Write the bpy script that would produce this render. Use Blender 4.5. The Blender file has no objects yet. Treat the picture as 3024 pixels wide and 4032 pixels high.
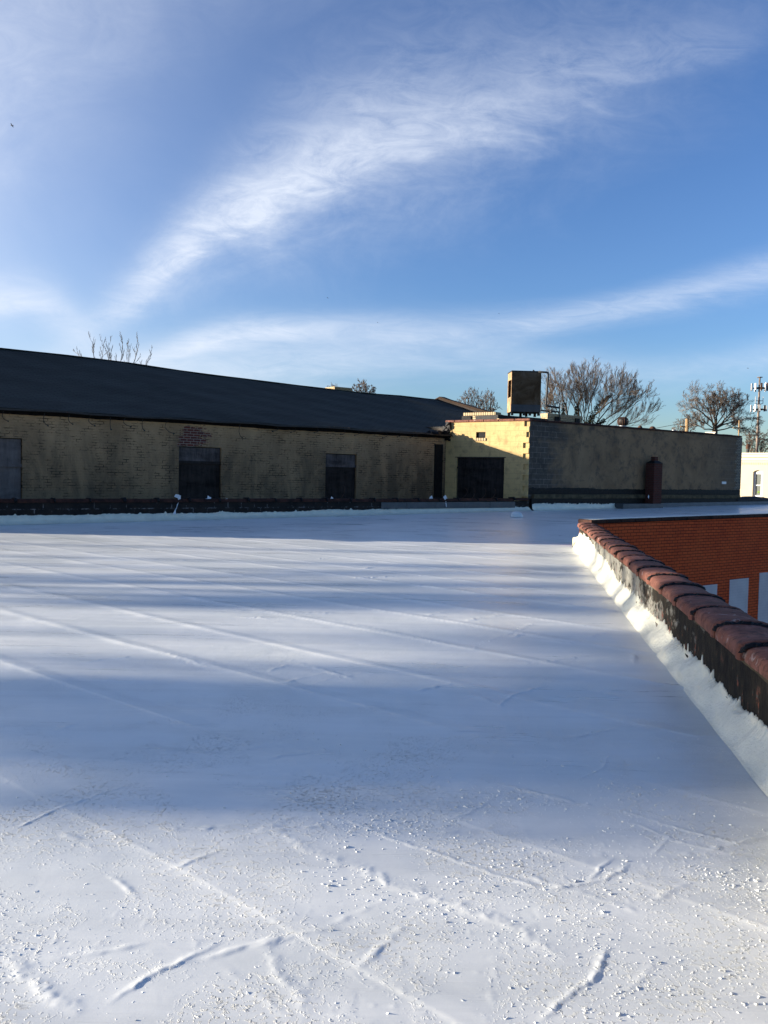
import bpy, math, random
import numpy as np
from mathutils import Vector, Matrix
random.seed(7); np.random.seed(7)
R_ = math.radians
scene = bpy.context.scene
COL = scene.collection

# ------------------------------------------------------------------ camera model (3024 x 4032 photograph)
PITCH, ROLL, FPX, EYE = R_(2.55), R_(1.2), 3352.0, 1.4
F = np.array([0, math.cos(PITCH), -math.sin(PITCH)])
R0 = np.array([1.0, 0, 0]); U0 = np.cross(R0, F)
RV = math.cos(ROLL) * R0 + math.sin(ROLL) * U0
UV = -math.sin(ROLL) * R0 + math.cos(ROLL) * U0
CAM = np.array([0, 0, EYE])
def ray(u, v): return F + (u - 1512) / FPX * RV - (v - 2016) / FPX * UV
def onz(u, v, z=0.0):
    d = ray(u, v); t = (z - EYE) / d[2]; return CAM + t * d
# town grid: origin on the back parapet line, S runs along it, N away from the camera
O = np.array([-8.79, 19.5, 0]); S = np.array([.8, .6, 0]); N = np.array([-.6, .8, 0])
GA = math.atan2(.6, .8)
def ond(u, v, d):
    k = ray(u, v); t = ((O - CAM) @ N + d) / (k @ N); P = CAM + t * k
    return float((P - O) @ S), float(P[2])
def onY(u, v, Y):
    k = ray(u, v); t = Y / k[1]; return CAM + t * k
def sd(s, d, z=0): return O + s * S + d * N + np.array([0, 0, z])
def smooth(a, b, x):
    t = np.clip((x - a) / (b - a), 0, 1); return t * t * (3 - 2 * t)
def roof_z(X, Y):
    t = np.maximum(0, np.asarray(Y, float) - 15.5)
    return .0165 * t * t / (t + 1.2)

# ------------------------------------------------------------------ node helper
class NT:
    def __init__(s, name):
        s.m = bpy.data.materials.new(name); s.m.use_nodes = True
        s.t = s.m.node_tree; s.b = s.t.nodes['Principled BSDF']
    def n(s, typ, **kw):
        x = s.t.nodes.new(typ)
        for k, v in kw.items(): setattr(x, k, v)
        return x
    def val(s, sock, v):
        if hasattr(v, 'bl_idname') or isinstance(v, bpy.types.NodeSocket): s.t.links.new(v, sock)
        else: sock.default_value = v
    def math(s, op, a, b=0.5, c=None, clamp=False):
        x = s.n('ShaderNodeMath', operation=op, use_clamp=clamp)
        s.val(x.inputs[0], a); s.val(x.inputs[1], b)
        if c is not None: s.val(x.inputs[2], c)
        return x.outputs[0]
    def ramp(s, fac, stops, interp='LINEAR'):
        x = s.n('ShaderNodeValToRGB'); e = x.color_ramp.elements; x.color_ramp.interpolation = interp
        while len(e) < len(stops): e.new(.5)
        for i, (p, c) in enumerate(stops):
            e[i].position = p; e[i].color = (c, c, c, 1) if isinstance(c, (int, float)) else (*c, 1)
        s.val(x.inputs[0], fac); return x.outputs[0]
    def mix(s, fac, a, b, typ='MIX'):
        x = s.n('ShaderNodeMix', data_type='RGBA', blend_type=typ)
        s.val(x.inputs[0], fac)
        for i, v in ((6, a), (7, b)):
            s.val(x.inputs[i], (*v, 1) if isinstance(v, tuple) and len(v) == 3 else v)
        return x.outputs[2]
    def coord(s, scale=(1, 1, 1), rot=(0, 0, 0), src='Object', vec=None):
        if vec is None: vec = s.n('ShaderNodeTexCoord').outputs[src]
        x = s.n('ShaderNodeMapping'); x.inputs['Scale'].default_value = scale; x.inputs['Rotation'].default_value = rot
        s.t.links.new(vec, x.inputs[0]); return x.outputs[0]
    def xyz(s, src='Object'):
        x = s.n('ShaderNodeSeparateXYZ'); s.t.links.new(s.n('ShaderNodeTexCoord').outputs[src], x.inputs[0]); return x.outputs
    def comb(s, x=0.0, y=0.0, z=0.0):
        c = s.n('ShaderNodeCombineXYZ')
        for i, v in enumerate((x, y, z)): s.val(c.inputs[i], v)
        return c.outputs[0]
    def noise(s, vec, scale=5, detail=6, rough=.6, dist=0.0, out=0):
        x = s.n('ShaderNodeTexNoise'); x.inputs['Scale'].default_value = scale; x.inputs['Detail'].default_value = detail
        x.inputs['Roughness'].default_value = rough; x.inputs['Distortion'].default_value = dist
        s.t.links.new(vec, x.inputs['Vector']); return x.outputs[out]
    def bump(s, h, dist=.01, strength=1.0, nrm=None):
        x = s.n('ShaderNodeBump'); x.inputs['Distance'].default_value = dist; x.inputs['Strength'].default_value = strength
        s.t.links.new(h, x.inputs['Height'])
        if nrm is not None: s.t.links.new(nrm, x.inputs['Normal'])
        return x.outputs[0]
    def out(s, color=None, rough=None, normal=None, metal=None, spec=None):
        if spec is None: spec = .12 if not isinstance(rough, float) or rough >= .55 else .4
        for k, v in (('Base Color', color), ('Roughness', rough), ('Normal', normal), ('Metallic', metal), ('Specular IOR Level', spec)):
            if v is None: continue
            if isinstance(v, tuple): v = (*v, 1)
            s.val(s.b.inputs[k], v)
        return s.m

M = {}
def brickvec(t):
    o = t.xyz(); return t.comb(t.math('ADD', o[0], o[1]), o[2], 0.0)
def brick(t, vec, w, h, mortar, c1=(1, 1, 1), c2=(.6, .6, .6), cm=(0, 0, 0), off=.5, smoothm=.1):
    x = t.n('ShaderNodeTexBrick'); x.offset = off
    t.t.links.new(vec, x.inputs['Vector'])
    for k, v in (('Scale', 1), ('Mortar Size', mortar), ('Mortar Smooth', smoothm), ('Brick Width', w), ('Row Height', h)): x.inputs[k].default_value = v
    x.inputs['Color1'].default_value = (*c1, 1); x.inputs['Color2'].default_value = (*c2, 1); x.inputs['Mortar'].default_value = (*cm, 1)
    return x.outputs['Color'], x.outputs['Fac']

def build_mats():
    # white roof coating
    t = NT('white_roof_coating'); v = t.coord(); o = t.xyz()
    big = t.noise(v, .55, 6, .62, .6); mid = t.noise(v, 6, 6, .6, .6); pores = t.noise(v, 150, 3, .6)
    streak = t.noise(t.coord(scale=(.55, 5.5, 1), rot=(0, 0, R_(10))), 1.0, 7, .66, .4)
    s2 = t.noise(t.coord(scale=(2.2, 30, 1), rot=(0, 0, R_(-4))), 1.0, 6, .65)
    patchy = t.noise(t.coord(scale=(.35, .9, 1), rot=(0, 0, R_(-20))), 1.6, 5, .6, 1.0)
    c = t.ramp(big, [(.3, (.68, .69, .64)), (.5, (.79, .785, .73)), (.72, (.84, .83, .77))])
    c = t.mix(t.ramp(streak, [(.45, 0.), (.75, .5)]), c, (.56, .56, .52))
    c = t.mix(t.ramp(patchy, [(.5, 0.), (.66, .45)]), c, (.60, .61, .57))
    rough = t.ramp(t.math('ADD', t.math('MULTIPLY', streak, .6), t.math('MULTIPLY', patchy, .4)), [(.36, .43), (.52, .31), (.66, .23)])
    cl = t.ramp(t.noise(v, 1.9, 5, .65, .4), [(.44, 0.), (.66, 1.)])
    near = t.ramp(t.math('DIVIDE', o[1], 10.), [(.30, 1.), (.44, .5), (.62, .3), (1., .08)])
    grit = t.ramp(t.noise(v, 62, 4, .6, .3), [(.56, 0.), (.70, 1.)]); grit2 = t.ramp(t.noise(v, 21, 6, .7, .8), [(.58, 0.), (.72, 1.)])
    gg = t.math('MULTIPLY', t.math('MULTIPLY', t.math('ADD', grit, t.math('MULTIPLY', grit2, .9)), cl), near)
    h = t.math('ADD', t.math('MULTIPLY', mid, .30), t.math('ADD', t.math('MULTIPLY', pores, .05), t.math('ADD', t.math('MULTIPLY', streak, .5), t.math('MULTIPLY', s2, .22))))
    M['roof'] = t.out(c, rough, t.bump(gg, .008, 1.0, t.bump(h, .008, .32)), spec=.5)
    # white flashing paint, slightly cream
    t = NT('white_flashing_paint'); v = t.coord()
    n1 = t.noise(v, 4, 6, .6, .4); n2 = t.noise(v, 30, 5, .6)
    c = t.ramp(n1, [(.3, (.68, .655, .52)), (.6, (.82, .78, .62))])
    M['flash'] = t.out(c, .4, t.bump(t.math('ADD', n1, t.math('MULTIPLY', n2, .4)), .035, .7))
    # tar
    t = NT('black_tar'); v = t.coord()
    n = t.noise(v, 9, 6, .65)
    M['tar'] = t.out(t.ramp(n, [(.35, (.006, .006, .007)), (.75, (.022, .02, .018))]), .55, t.bump(n, .02, .7))
    # tarred block wall of the back parapet with a few bare mortar marks
    t = NT('tarred_block'); v = t.coord()
    _, fac = brick(t, brickvec(t), .4, .2, .012)
    n = t.noise(v, 3.2, 6, .7); n2 = t.noise(v, 9, 6, .7)
    mk = t.math('MULTIPLY', fac, t.ramp(n2, [(.5, 0.), (.62, .8)]))
    c = t.mix(mk, t.ramp(n, [(.35, (.007, .007, .008)), (.7, (.028, .022, .018))]), (.22, .2, .19))
    M['tarblock'] = t.out(c, .6, t.bump(n2, .02, .6))
    # right parapet inner face: tar over brick, grey cement skim, bare brick
    t = NT('patched_parapet_face'); o = t.xyz()
    v = t.coord(scale=(1, 1, 2.2)); vec = t.comb(o[1], o[2], 0.0)
    bc, bf = brick(t, vec, .2, .07, .008, (.34, .1, .06), (.26, .08, .05), (.2, .17, .14))
    n1 = t.noise(t.coord(scale=(1, 1, .5)), 14, 7, .72); n2 = t.noise(v, 2.1, 6, .65, .3); n3 = t.noise(v, 4.3, 7, .7, .2)
    cem = t.ramp(n3, [(.35, (.17, .165, .14)), (.7, (.34, .32, .27))])
    tarc = t.ramp(n1, [(.35, (.010, .009, .008)), (.62, (.04, .032, .022)), (.8, (.10, .08, .055))])
    far = t.ramp(t.math('DIVIDE', t.math('ADD', o[1], t.math('MULTIPLY', t.math('SUBTRACT', n2, .5), 14.)), 20.0), [(.36, 0.), (.42, 1.)])
    far2 = t.ramp(t.math('DIVIDE', t.math('ADD', o[1], t.math('MULTIPLY', t.math('SUBTRACT', n3, .5), 6.)), 20.0), [(.70, 1.), (.73, 0.)])
    c = t.mix(t.math('MULTIPLY', t.math('MULTIPLY', far, far2), t.ramp(n3, [(.40, 0.), (.44, 1.)])), tarc, cem)
    c = t.mix(t.math('MULTIPLY', t.ramp(n1, [(.60, 0.), (.63, 1.)]), t.ramp(o[2], [(.20, 1.), (.36, 0.)])), c, bc)
    M['pface'] = t.out(c, .85, t.bump(t.math('ADD', n1, t.math('MULTIPLY', n3, .8)), .03, .8))
    # terracotta coping
    t = NT('terracotta_coping'); inf = t.n('ShaderNodeObjectInfo'); v = t.coord()
    n1 = t.noise(v, 4.5, 8, .72, .5); n2 = t.noise(v, 17, 8, .75, .4); n3 = t.noise(v, 9, 8, .75, .6)
    c = t.ramp(n1, [(.3, (.115, .046, .031)), (.5, (.215, .083, .056)), (.72, (.31, .14, .10))])
    c = t.mix(t.math('MULTIPLY', inf.outputs['Random'], .5), c, (.16, .075, .055))
    c = t.mix(t.ramp(n2, [(.50, 0.), (.62, .8)]), c, (.05, .029, .022))
    c = t.mix(t.ramp(n3, [(.60, 0.), (.68, .7)]), c, (.5, .45, .42))
    M['terra'] = t.out(c, .75, t.bump(n2, .012, .7))
    # dirty small coping on the back parapet
    t = NT('dark_clay_coping'); v = t.coord(); n1 = t.noise(v, 5, 6, .65)
    M['terra_d'] = t.out(t.ramp(n1, [(.35, (.014, .008, .007)), (.55, (.06, .024, .016)), (.8, (.10, .04, .025))]), .7, t.bump(n1, .01, .5))
    # orange red painted brick
    t = NT('red_painted_brick'); o = t.xyz(); vec = t.comb(o[0], o[2], 0.0); v = t.coord()
    n = t.noise(v, 1.3, 5, .6); nb = t.noise(v, 14, 4, .6)
    wob = t.comb(t.math('ADD', o[0], t.math('MULTIPLY', nb, .012)), t.math('ADD', o[2], t.math('MULTIPLY', nb, .012)), 0.0)
    bc, bf = brick(t, wob, .2, .0675, .007, (.78, .105, .026), (.62, .08, .022), (.13, .02, .01), smoothm=.5)
    c = t.mix(t.ramp(n, [(.35, 0.), (.7, .6)]), bc, (.84, .14, .036), 'MIX')
    c = t.mix(t.math('MULTIPLY', bf, t.ramp(t.noise(v, 2.5, 6, .7), [(.3, .35), (.65, .9)])), c, (.06, .011, .007))
    M['redbrick'] = t.out(c, .75, t.bump(t.math('SUBTRACT', nb, t.math('MULTIPLY', bf, 1.5)), .008, .8))
    t = NT('pale_grey_paint'); o = t.xyz(); vec = t.comb(o[0], o[2], 0.0)
    _, bf = brick(t, vec, .2, .0675, .005); n = t.noise(t.coord(), 3, 5, .6)
    M['greypaint'] = t.out(t.mix(t.math('MULTIPLY', bf, .12), t.ramp(n, [(.3, (.66, .55, .52)), (.7, (.76, .65, .61))]), (.2, .17, .17)), .7, t.bump(bf, .004, .4))
    # yellow painted brick of the warehouse, peeling and stained
    t = NT('peeling_yellow_brick'); o = t.xyz(); v = t.coord()
    nb = t.noise(v, 10, 5, .65)
    vec = t.comb(t.math('ADD', o[0], t.math('MULTIPLY', nb, .02)), t.math('ADD', o[2], t.math('MULTIPLY', nb, .02)), 0.0)
    _, bf = brick(t, vec, .22, .076, .011, smoothm=.2)
    n1 = t.noise(v, .75, 7, .68, .4); n2 = t.noise(t.coord(scale=(1, 1, 1.6)), 3.0, 7, .72, .2)
    drip = t.noise(t.coord(scale=(.8, 1, .2)), 1.3, 8, .7, .5)
    zt = t.ramp(t.math('DIVIDE', o[2], 3.0), [(.3, 1.), (.55, .85), (.80, .5), (.95, 0.05)])
    paint = t.ramp(n1, [(.3, (.38, .235, .12)), (.5, (.53, .34, .18)), (.72, (.66, .435, .235))])
    paint = t.mix(t.math('MULTIPLY', t.ramp(drip, [(.40, 0.), (.60, .85)]), zt), paint, (.075, .057, .04))
    paint = t.mix(t.math('MULTIPLY', zt, .55), paint, (.12, .092, .06))
    gone = t.ramp(n2, [(.48, 0.), (.62, 1.)])
    paint = t.mix(t.math('MULTIPLY', bf, t.math('MULTIPLY', gone, .95)), paint, (.008, .006, .005))
    bare = t.ramp(t.noise(t.coord(scale=(1, 1, 2)), 3.4, 7, .75), [(.69, 0.), (.71, 1.)])
    # bare red brick above the second boarded opening
    dx = t.math('SUBTRACT', o[0], DOOR2[0] + .45); dz = t.math('SUBTRACT', o[2], DOOR2[1] + .28)
    rr = t.math('ADD', t.math('POWER', t.math('DIVIDE', dx, .62), 2.0), t.math('POWER', t.math('DIVIDE', dz, .38), 2.0))
    patch = t.ramp(t.math('ADD', rr, t.math('MULTIPLY', t.math('SUBTRACT', n2, .5), 4.)), [(.55, 1.), (.75, 0.)])
    bare = t.math('MAXIMUM', bare, patch)
    redb, _ = brick(t, vec, .22, .076, .008, (.17, .05, .035), (.10, .035, .03), (.32, .26, .2))
    c = t.mix(bare, paint, redb)
    M['ybrick'] = t.out(c, .9, t.bump(t.math('SUBTRACT', t.math('MULTIPLY', nb, .6), bf), .015, .7))
    # stucco over concrete block
    def stucco(name, end):
        t = NT(name); o = t.xyz(); v = t.coord()
        if end: uu = o[1]
        else: uu = o[0]
        vec = t.comb(uu, o[2], 0.0)
        _, bf = brick(t, vec, .40, .19, .008, smoothm=.1)
        n1 = t.noise(v, .8, 7, .66, .5); n2 = t.noise(v, 3.5, 7, .7, .3); n3 = t.noise(v, 30, 4, .6)
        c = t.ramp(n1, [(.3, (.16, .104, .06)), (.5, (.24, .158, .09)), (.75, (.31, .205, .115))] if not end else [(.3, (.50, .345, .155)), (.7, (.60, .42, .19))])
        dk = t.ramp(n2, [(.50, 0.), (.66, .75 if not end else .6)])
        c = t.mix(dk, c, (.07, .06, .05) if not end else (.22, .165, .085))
        if not end:   # bare grey block toward the corner and toward the far end
            g = t.math('ADD', t.math('SUBTRACT', o[0], BLK0), t.math('MULTIPLY', t.math('SUBTRACT', n1, .5), 5.))
            m1 = t.ramp(t.math('DIVIDE', g, 4.), [(.22, 1.), (.50, 0.)])
            g2 = t.math('ADD', t.math('SUBTRACT', BLK1, o[0]), t.math('MULTIPLY', t.math('SUBTRACT', n2, .5), 6.))
            m2 = t.ramp(t.math('DIVIDE', g2, 5.), [(.15, .5), (.6, 0.)])
            m = t.math('MAXIMUM', m1, m2)
            gb = t.ramp(n2, [(.3, (.055, .046, .038)), (.7, (.115, .095, .075))])
            gb = t.mix(t.math('MULTIPLY', bf, t.ramp(n2, [(.4, .2), (.55, 1.)])), gb, (.21, .18, .15))
            c = t.mix(m, c, gb)
        else:
            c = t.mix(t.math('MULTIPLY', bf, .3), c, (.2, .15, .08))
        return t.out(c, .9, t.bump(t.math('ADD', t.math('MULTIPLY', n2, .5), t.math('ADD', t.math('MULTIPLY', n3, .15), t.math('MULTIPLY', bf, .2))), .012, .6))
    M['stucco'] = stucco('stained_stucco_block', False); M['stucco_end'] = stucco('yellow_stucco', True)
    # slate grey shingles
    t = NT('dark_shingles'); o = t.xyz(); v = t.coord()
    nb = t.noise(v, 3, 5, .6)
    vec = t.comb(o[0], t.math('ADD', o[1], t.math('MULTIPLY', nb, .03)), 0.0)
    bc, bf = brick(t, vec, .33, .16, .03, (1, 1, 1), (.5, .5, .5), (.12, .12, .12))
    n1 = t.noise(t.coord(scale=(.5, 1.2, 1)), .7, 8, .72, .5); n2 = t.noise(v, 14, 4, .6)
    c = t.ramp(n1, [(.3, (.022, .027, .022)), (.7, (.052, .060, .050))])
    c = t.mix(.55, c, bc, 'MULTIPLY')
    M['shingle'] = t.out(c, .8, t.bump(t.math('SUBTRACT', t.math('MULTIPLY', n2, .3), bf), .012, .9))
    # weathered plywood
    def ply(name, a, b):
        t = NT(name); v = t.coord(scale=(1, 1, 2.5)); n1 = t.noise(t.coord(scale=(5, 5, .7)), 2.2, 7, .7, .3); n2 = t.noise(v, 1.6, 6, .65, .5)
        c = t.ramp(t.math('ADD', t.math('MULTIPLY', n1, .5), t.math('MULTIPLY', n2, .5)), [(.38, a), (.62, b)])
        M[name] = t.out(c, .8, t.bump(n1, .008, .5))
    ply('weathered_plywood', (.04, .033, .031), (.15, .123, .115)); ply('grey_plywood', (.09, .077, .072), (.18, .156, .146)); ply('sooty_board_gable_shade', (.009, .0075, .007), (.045, .036, .032))
    def simple(name, a, b, rough=.7, scale=5, metal=0, bump=.006, spec=None):
        t = NT(name); n1 = t.noise(t.coord(), scale, 6, .65, .3)
        t.out(t.ramp(n1, [(.35, a), (.68, b)]), rough, t.bump(n1, bump, .5) if bump else None, metal, spec); M[name] = t.m
    simple('dark_metal', (.012, .012, .013), (.03, .028, .026), .5)
    simple('grey_metal_flashing', (.05, .055, .06), (.085, .09, .095), .5, 3)
    simple('galvanised', (.25, .26, .27), (.42, .43, .44), .4, 6, .6)
    simple('antenna_white', (.34, .34, .35), (.46, .46, .46), .5)
    simple('tower_steel', (.14, .11, .09), (.26, .2, .16), .6, 3)
    simple('shaded_gable_coping', (.035, .022, .014), (.06, .038, .024), .8)
    simple('rusty_iron', (.05, .028, .02), (.12, .06, .035), .7, 8)
    simple('cream_wall_paint', (.53, .45, .32), (.57, .49, .35), .8, 2)
    simple('cream_trim_paint', (.62, .55, .41), (.67, .6, .46), .6, 2)
    simple('white_plastic', (.55, .56, .58), (.75, .75, .76), .5, 9)
    simple('white_paint', (.7, .69, .66), (.8, .79, .76), .45, 3)
    simple('concrete', (.2, .19, .17), (.32, .3, .27), .85, 4)
    simple('beige_ledge', (.05, .04, .025), (.14, .11, .065), .85, 4)
    simple('bark', (.055, .043, .033), (.12, .095, .07), .9, 6)
    simple('twig_bark', (.11, .082, .062), (.19, .145, .11), .9, 3)
    simple('pale_twig', (.12, .10, .08), (.21, .18, .15), .9, 3)
    simple('ivy_leaf', (.012, .017, .007), (.04, .04, .018), .6, 5)
    simple('needle_leaf', (.015, .03, .012), (.04, .06, .025), .7, 5)
    simple('pole_wood', (.25, .16, .08), (.36, .24, .13), .85, 5)
    simple('bird_black', (.008, .008, .010), (.02, .02, .022), .6, 9)
    simple('street_ground', (.04, .04, .042), (.09, .085, .075), .9, .2, bump=0)
    simple('green_leaf', (.12, .26, .02), (.25, .4, .05), .5, 30)
    simple('house_brick', (.2, .08, .05), (.28, .12, .08), .85, 2)
    t = NT('rusty_casing'); v = t.coord(); n1 = t.noise(v, 1.6, 7, .7, .8); n2 = t.noise(v, 7, 6, .7, .5)
    c = t.ramp(n1, [(.33, (.05, .026, .010)), (.5, (.10, .066, .036)), (.68, (.16, .125, .09))])
    c = t.mix(t.ramp(n2, [(.55, 0.), (.7, .8)]), c, (.06, .036, .02))
    M['casing'] = t.out(c, .6, t.bump(n2, .01, .3))
    t = NT('rusty_casing_sunlit'); n1 = t.noise(t.coord(), 4, 6, .7, .6)
    M['casing_lit'] = t.out(t.ramp(n1, [(.35, (.20, .10, .045)), (.6, (.42, .29, .16))]), .6)  # paler copy of the casing, sunlight put into the left side's colour
    t = NT('cream_glazed_brick'); bc, bf = brick(t, brickvec(t), .2, .068, .009, (.55, .42, .24), (.48, .36, .2), (.08, .06, .045))
    M['creambrick'] = t.out(bc, .6, t.bump(t.math('SUBTRACT', .5, bf), .008, .6))
    t = NT('cream_soldier_brick'); bc, bf = brick(t, brickvec(t), .068, .4, .009, (.55, .42, .24), (.46, .34, .19), (.08, .06, .045), off=0)
    M['soldier'] = t.out(bc, .6, t.bump(t.math('SUBTRACT', .5, bf), .008, .6))
    t = NT('quoin_brick'); bc, bf = brick(t, brickvec(t), .2, .068, .012, (.30, .26, .19), (.24, .2, .15), (.04, .035, .03))
    M['quoin'] = t.out(bc, .8)
    t = NT('chimney_brick'); n = t.noise(t.coord(), 5, 6, .7); bc, bf = brick(t, brickvec(t), .2, .07, .008, (.09, .025, .018), (.07, .021, .016), (.07, .05, .04))
    M['chimbrick'] = t.out(t.mix(t.ramp(n, [(.5, 0.), (.7, .7)]), bc, (.05, .025, .022)), .85, t.bump(t.math('SUBTRACT', .5, bf), .008, .7))
    t = NT('window_glass'); M['glass'] = t.out((.16, .17, .15), .06, spec=.8)
    t = NT('dark_void'); M['void'] = t.out((.004, .004, .004), .9)

# ------------------------------------------------------------------ mesh helpers
class MB:
    def __init__(s): s.v = []; s.f = []
    def box(s, a, b, c=None):
        (x0, y0, z0), (x1, y1, z1) = a, b; i = len(s.v)
        s.v += [(x0, y0, z0), (x1, y0, z0), (x1, y1, z0), (x0, y1, z0), (x0, y0, z1), (x1, y0, z1), (x1, y1, z1), (x0, y1, z1)]
        s.f += [tuple(i + k for k in q) for q in ((0, 3, 2, 1), (4, 5, 6, 7), (0, 1, 5, 4), (1, 2, 6, 5), (2, 3, 7, 6), (3, 0, 4, 7))]
        return s
    def hexa(s, pts):
        i = len(s.v); s.v += [tuple(p) for p in pts]
        s.f += [tuple(i + k for k in q) for q in ((0, 3, 2, 1), (4, 5, 6, 7), (0, 1, 5, 4), (1, 2, 6, 5), (2, 3, 7, 6), (3, 0, 4, 7))]
        return s
    def tube(s, pts, rads, n=6, cap=True):
        pts = [Vector(p) for p in pts]
        if not isinstance(rads, (list, tuple)): rads = [rads] * len(pts)
        i0 = len(s.v)
        for k, p in enumerate(pts):
            d = (pts[min(k + 1, len(pts) - 1)] - pts[max(k - 1, 0)])
            d = d.normalized() if d.length > 1e-9 else Vector((0, 0, 1))
            a = d.cross(Vector((0, 0, 1)) if abs(d.z) < .95 else Vector((1, 0, 0))).normalized(); b = d.cross(a)
            for j in range(n):
                t = 2 * math.pi * j / n
                q = p + (a * math.cos(t) + b * math.sin(t)) * rads[k]; s.v.append(tuple(q))
        for k in range(len(pts) - 1):
            for j in range(n):
                a = i0 + k * n + j; b = i0 + k * n + (j + 1) % n
                s.f.append((a, b, b + n, a + n))
        if cap:
            s.f.append(tuple(i0 + j for j in range(n))[::-1]); e = i0 + (len(pts) - 1) * n; s.f.append(tuple(e + j for j in range(n)))
        return s
    def lathe(s, prof, c=(0, 0, 0), n=20):
        i0 = len(s.v)
        for r, z in prof:
            for j in range(n):
                t = 2 * math.pi * j / n; s.v.append((c[0] + r * math.cos(t), c[1] + r * math.sin(t), c[2] + z))
        for k in range(len(prof) - 1):
            for j in range(n):
                a = i0 + k * n + j; b = i0 + k * n + (j + 1) % n; s.f.append((a, b, b + n, a + n))
        s.f.append(tuple(i0 + j for j in range(n))[::-1]); e = i0 + (len(prof) - 1) * n; s.f.append(tuple(e + j for j in range(n)))
        return s
    def prism(s, poly, fn0, fn1):
        """poly of 2D points; fn0/fn1 map a point to the two 3D faces"""
        i = len(s.v); n = len(poly)
        s.v += [tuple(fn0(p)) for p in poly] + [tuple(fn1(p)) for p in poly]
        s.f.append(tuple(range(i, i + n))); s.f.append(tuple(range(i + 2 * n - 1, i + n - 1, -1)))
        for k in range(n):
            a = i + k; b = i + (k + 1) % n; s.f.append((b, a, a + n, b + n))
        return s
    def grid(s, P):
        """P: array (n, m, 3)"""
        n, m = P.shape[:2]; i = len(s.v); s.v += [tuple(p) for p in P.reshape(-1, 3)]
        for a in range(n - 1):
            for b in range(m - 1):
                k = i + a * m + b; s.f.append((k, k + 1, k + m + 1, k + m))
        return s
    def build(s, name, mat, parent=None, smooth=False, bevel=0):
        me = bpy.data.meshes.new(name); me.from_pydata(s.v, [], s.f); me.update()
        me.materials.append(M[mat] if isinstance(mat, str) else mat)
        if smooth: me.polygons.foreach_set('use_smooth', [True] * len(me.polygons))
        o = bpy.data.objects.new(name, me); COL.objects.link(o)
        if parent is not None: o.parent = parent
        if bevel:
            b = o.modifiers.new('bevel', 'BEVEL'); b.width = bevel; b.segments = 2; b.limit_method = 'ANGLE'
        return o
def tag(o, label=None, cat=None, group=None, kind=None):
    for k, v in (('label', label), ('category', cat), ('group', group), ('kind', kind)):
        if v: o[k] = v
    return o
def thing(name, label, cat, loc=(0, 0, 0), rz=0.0, group=None):
    o = bpy.data.objects.new(name, None); COL.objects.link(o); o.location = tuple(loc); o.rotation_euler = (0, 0, rz)
    o.empty_display_size = .3
    return tag(o, label, cat, group)
def gthing(name, label, cat, group=None): return thing(name, label, cat, O, GA, group)   # local axes = (s, d, z)
def ragged(n, amp, seed, tall=.0):
    r = np.random.RandomState(seed); a = np.zeros(n)
    for k, w in ((3, 1.), (7, .7), (17, .55), (41, .4), (97, .28)):
        x = np.linspace(0, max(2, n / 160 * k), n); pts = r.uniform(-1, 1, int(x[-1]) + 3)
        a += w * np.interp(x, np.arange(len(pts)), pts)
    a *= amp / 1.5
    if tall:
        for c in r.uniform(0, n, int(n / 60)): a += tall * r.uniform(.2, 1) * np.exp(-((np.arange(n) - c) / r.uniform(1., 3.)) ** 2)
    return a

# ------------------------------------------------------------------ key positions (s, z) on real planes
WD = 3.43
DOOR2 = ond(705, 1757, WD)          # left top of the second boarded opening
BLK0, BLK1 = 17.42, 31.0
build_mats()

# ================================================================== GROUND
g = MB(); g.v = [(-900, -300, -7), (900, -300, -7), (900, 1500, -7), (-900, 1500, -7)]; g.f = [(0, 1, 2, 3)]
tag(g.build('ground', 'street_ground'), kind='structure')

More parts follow.
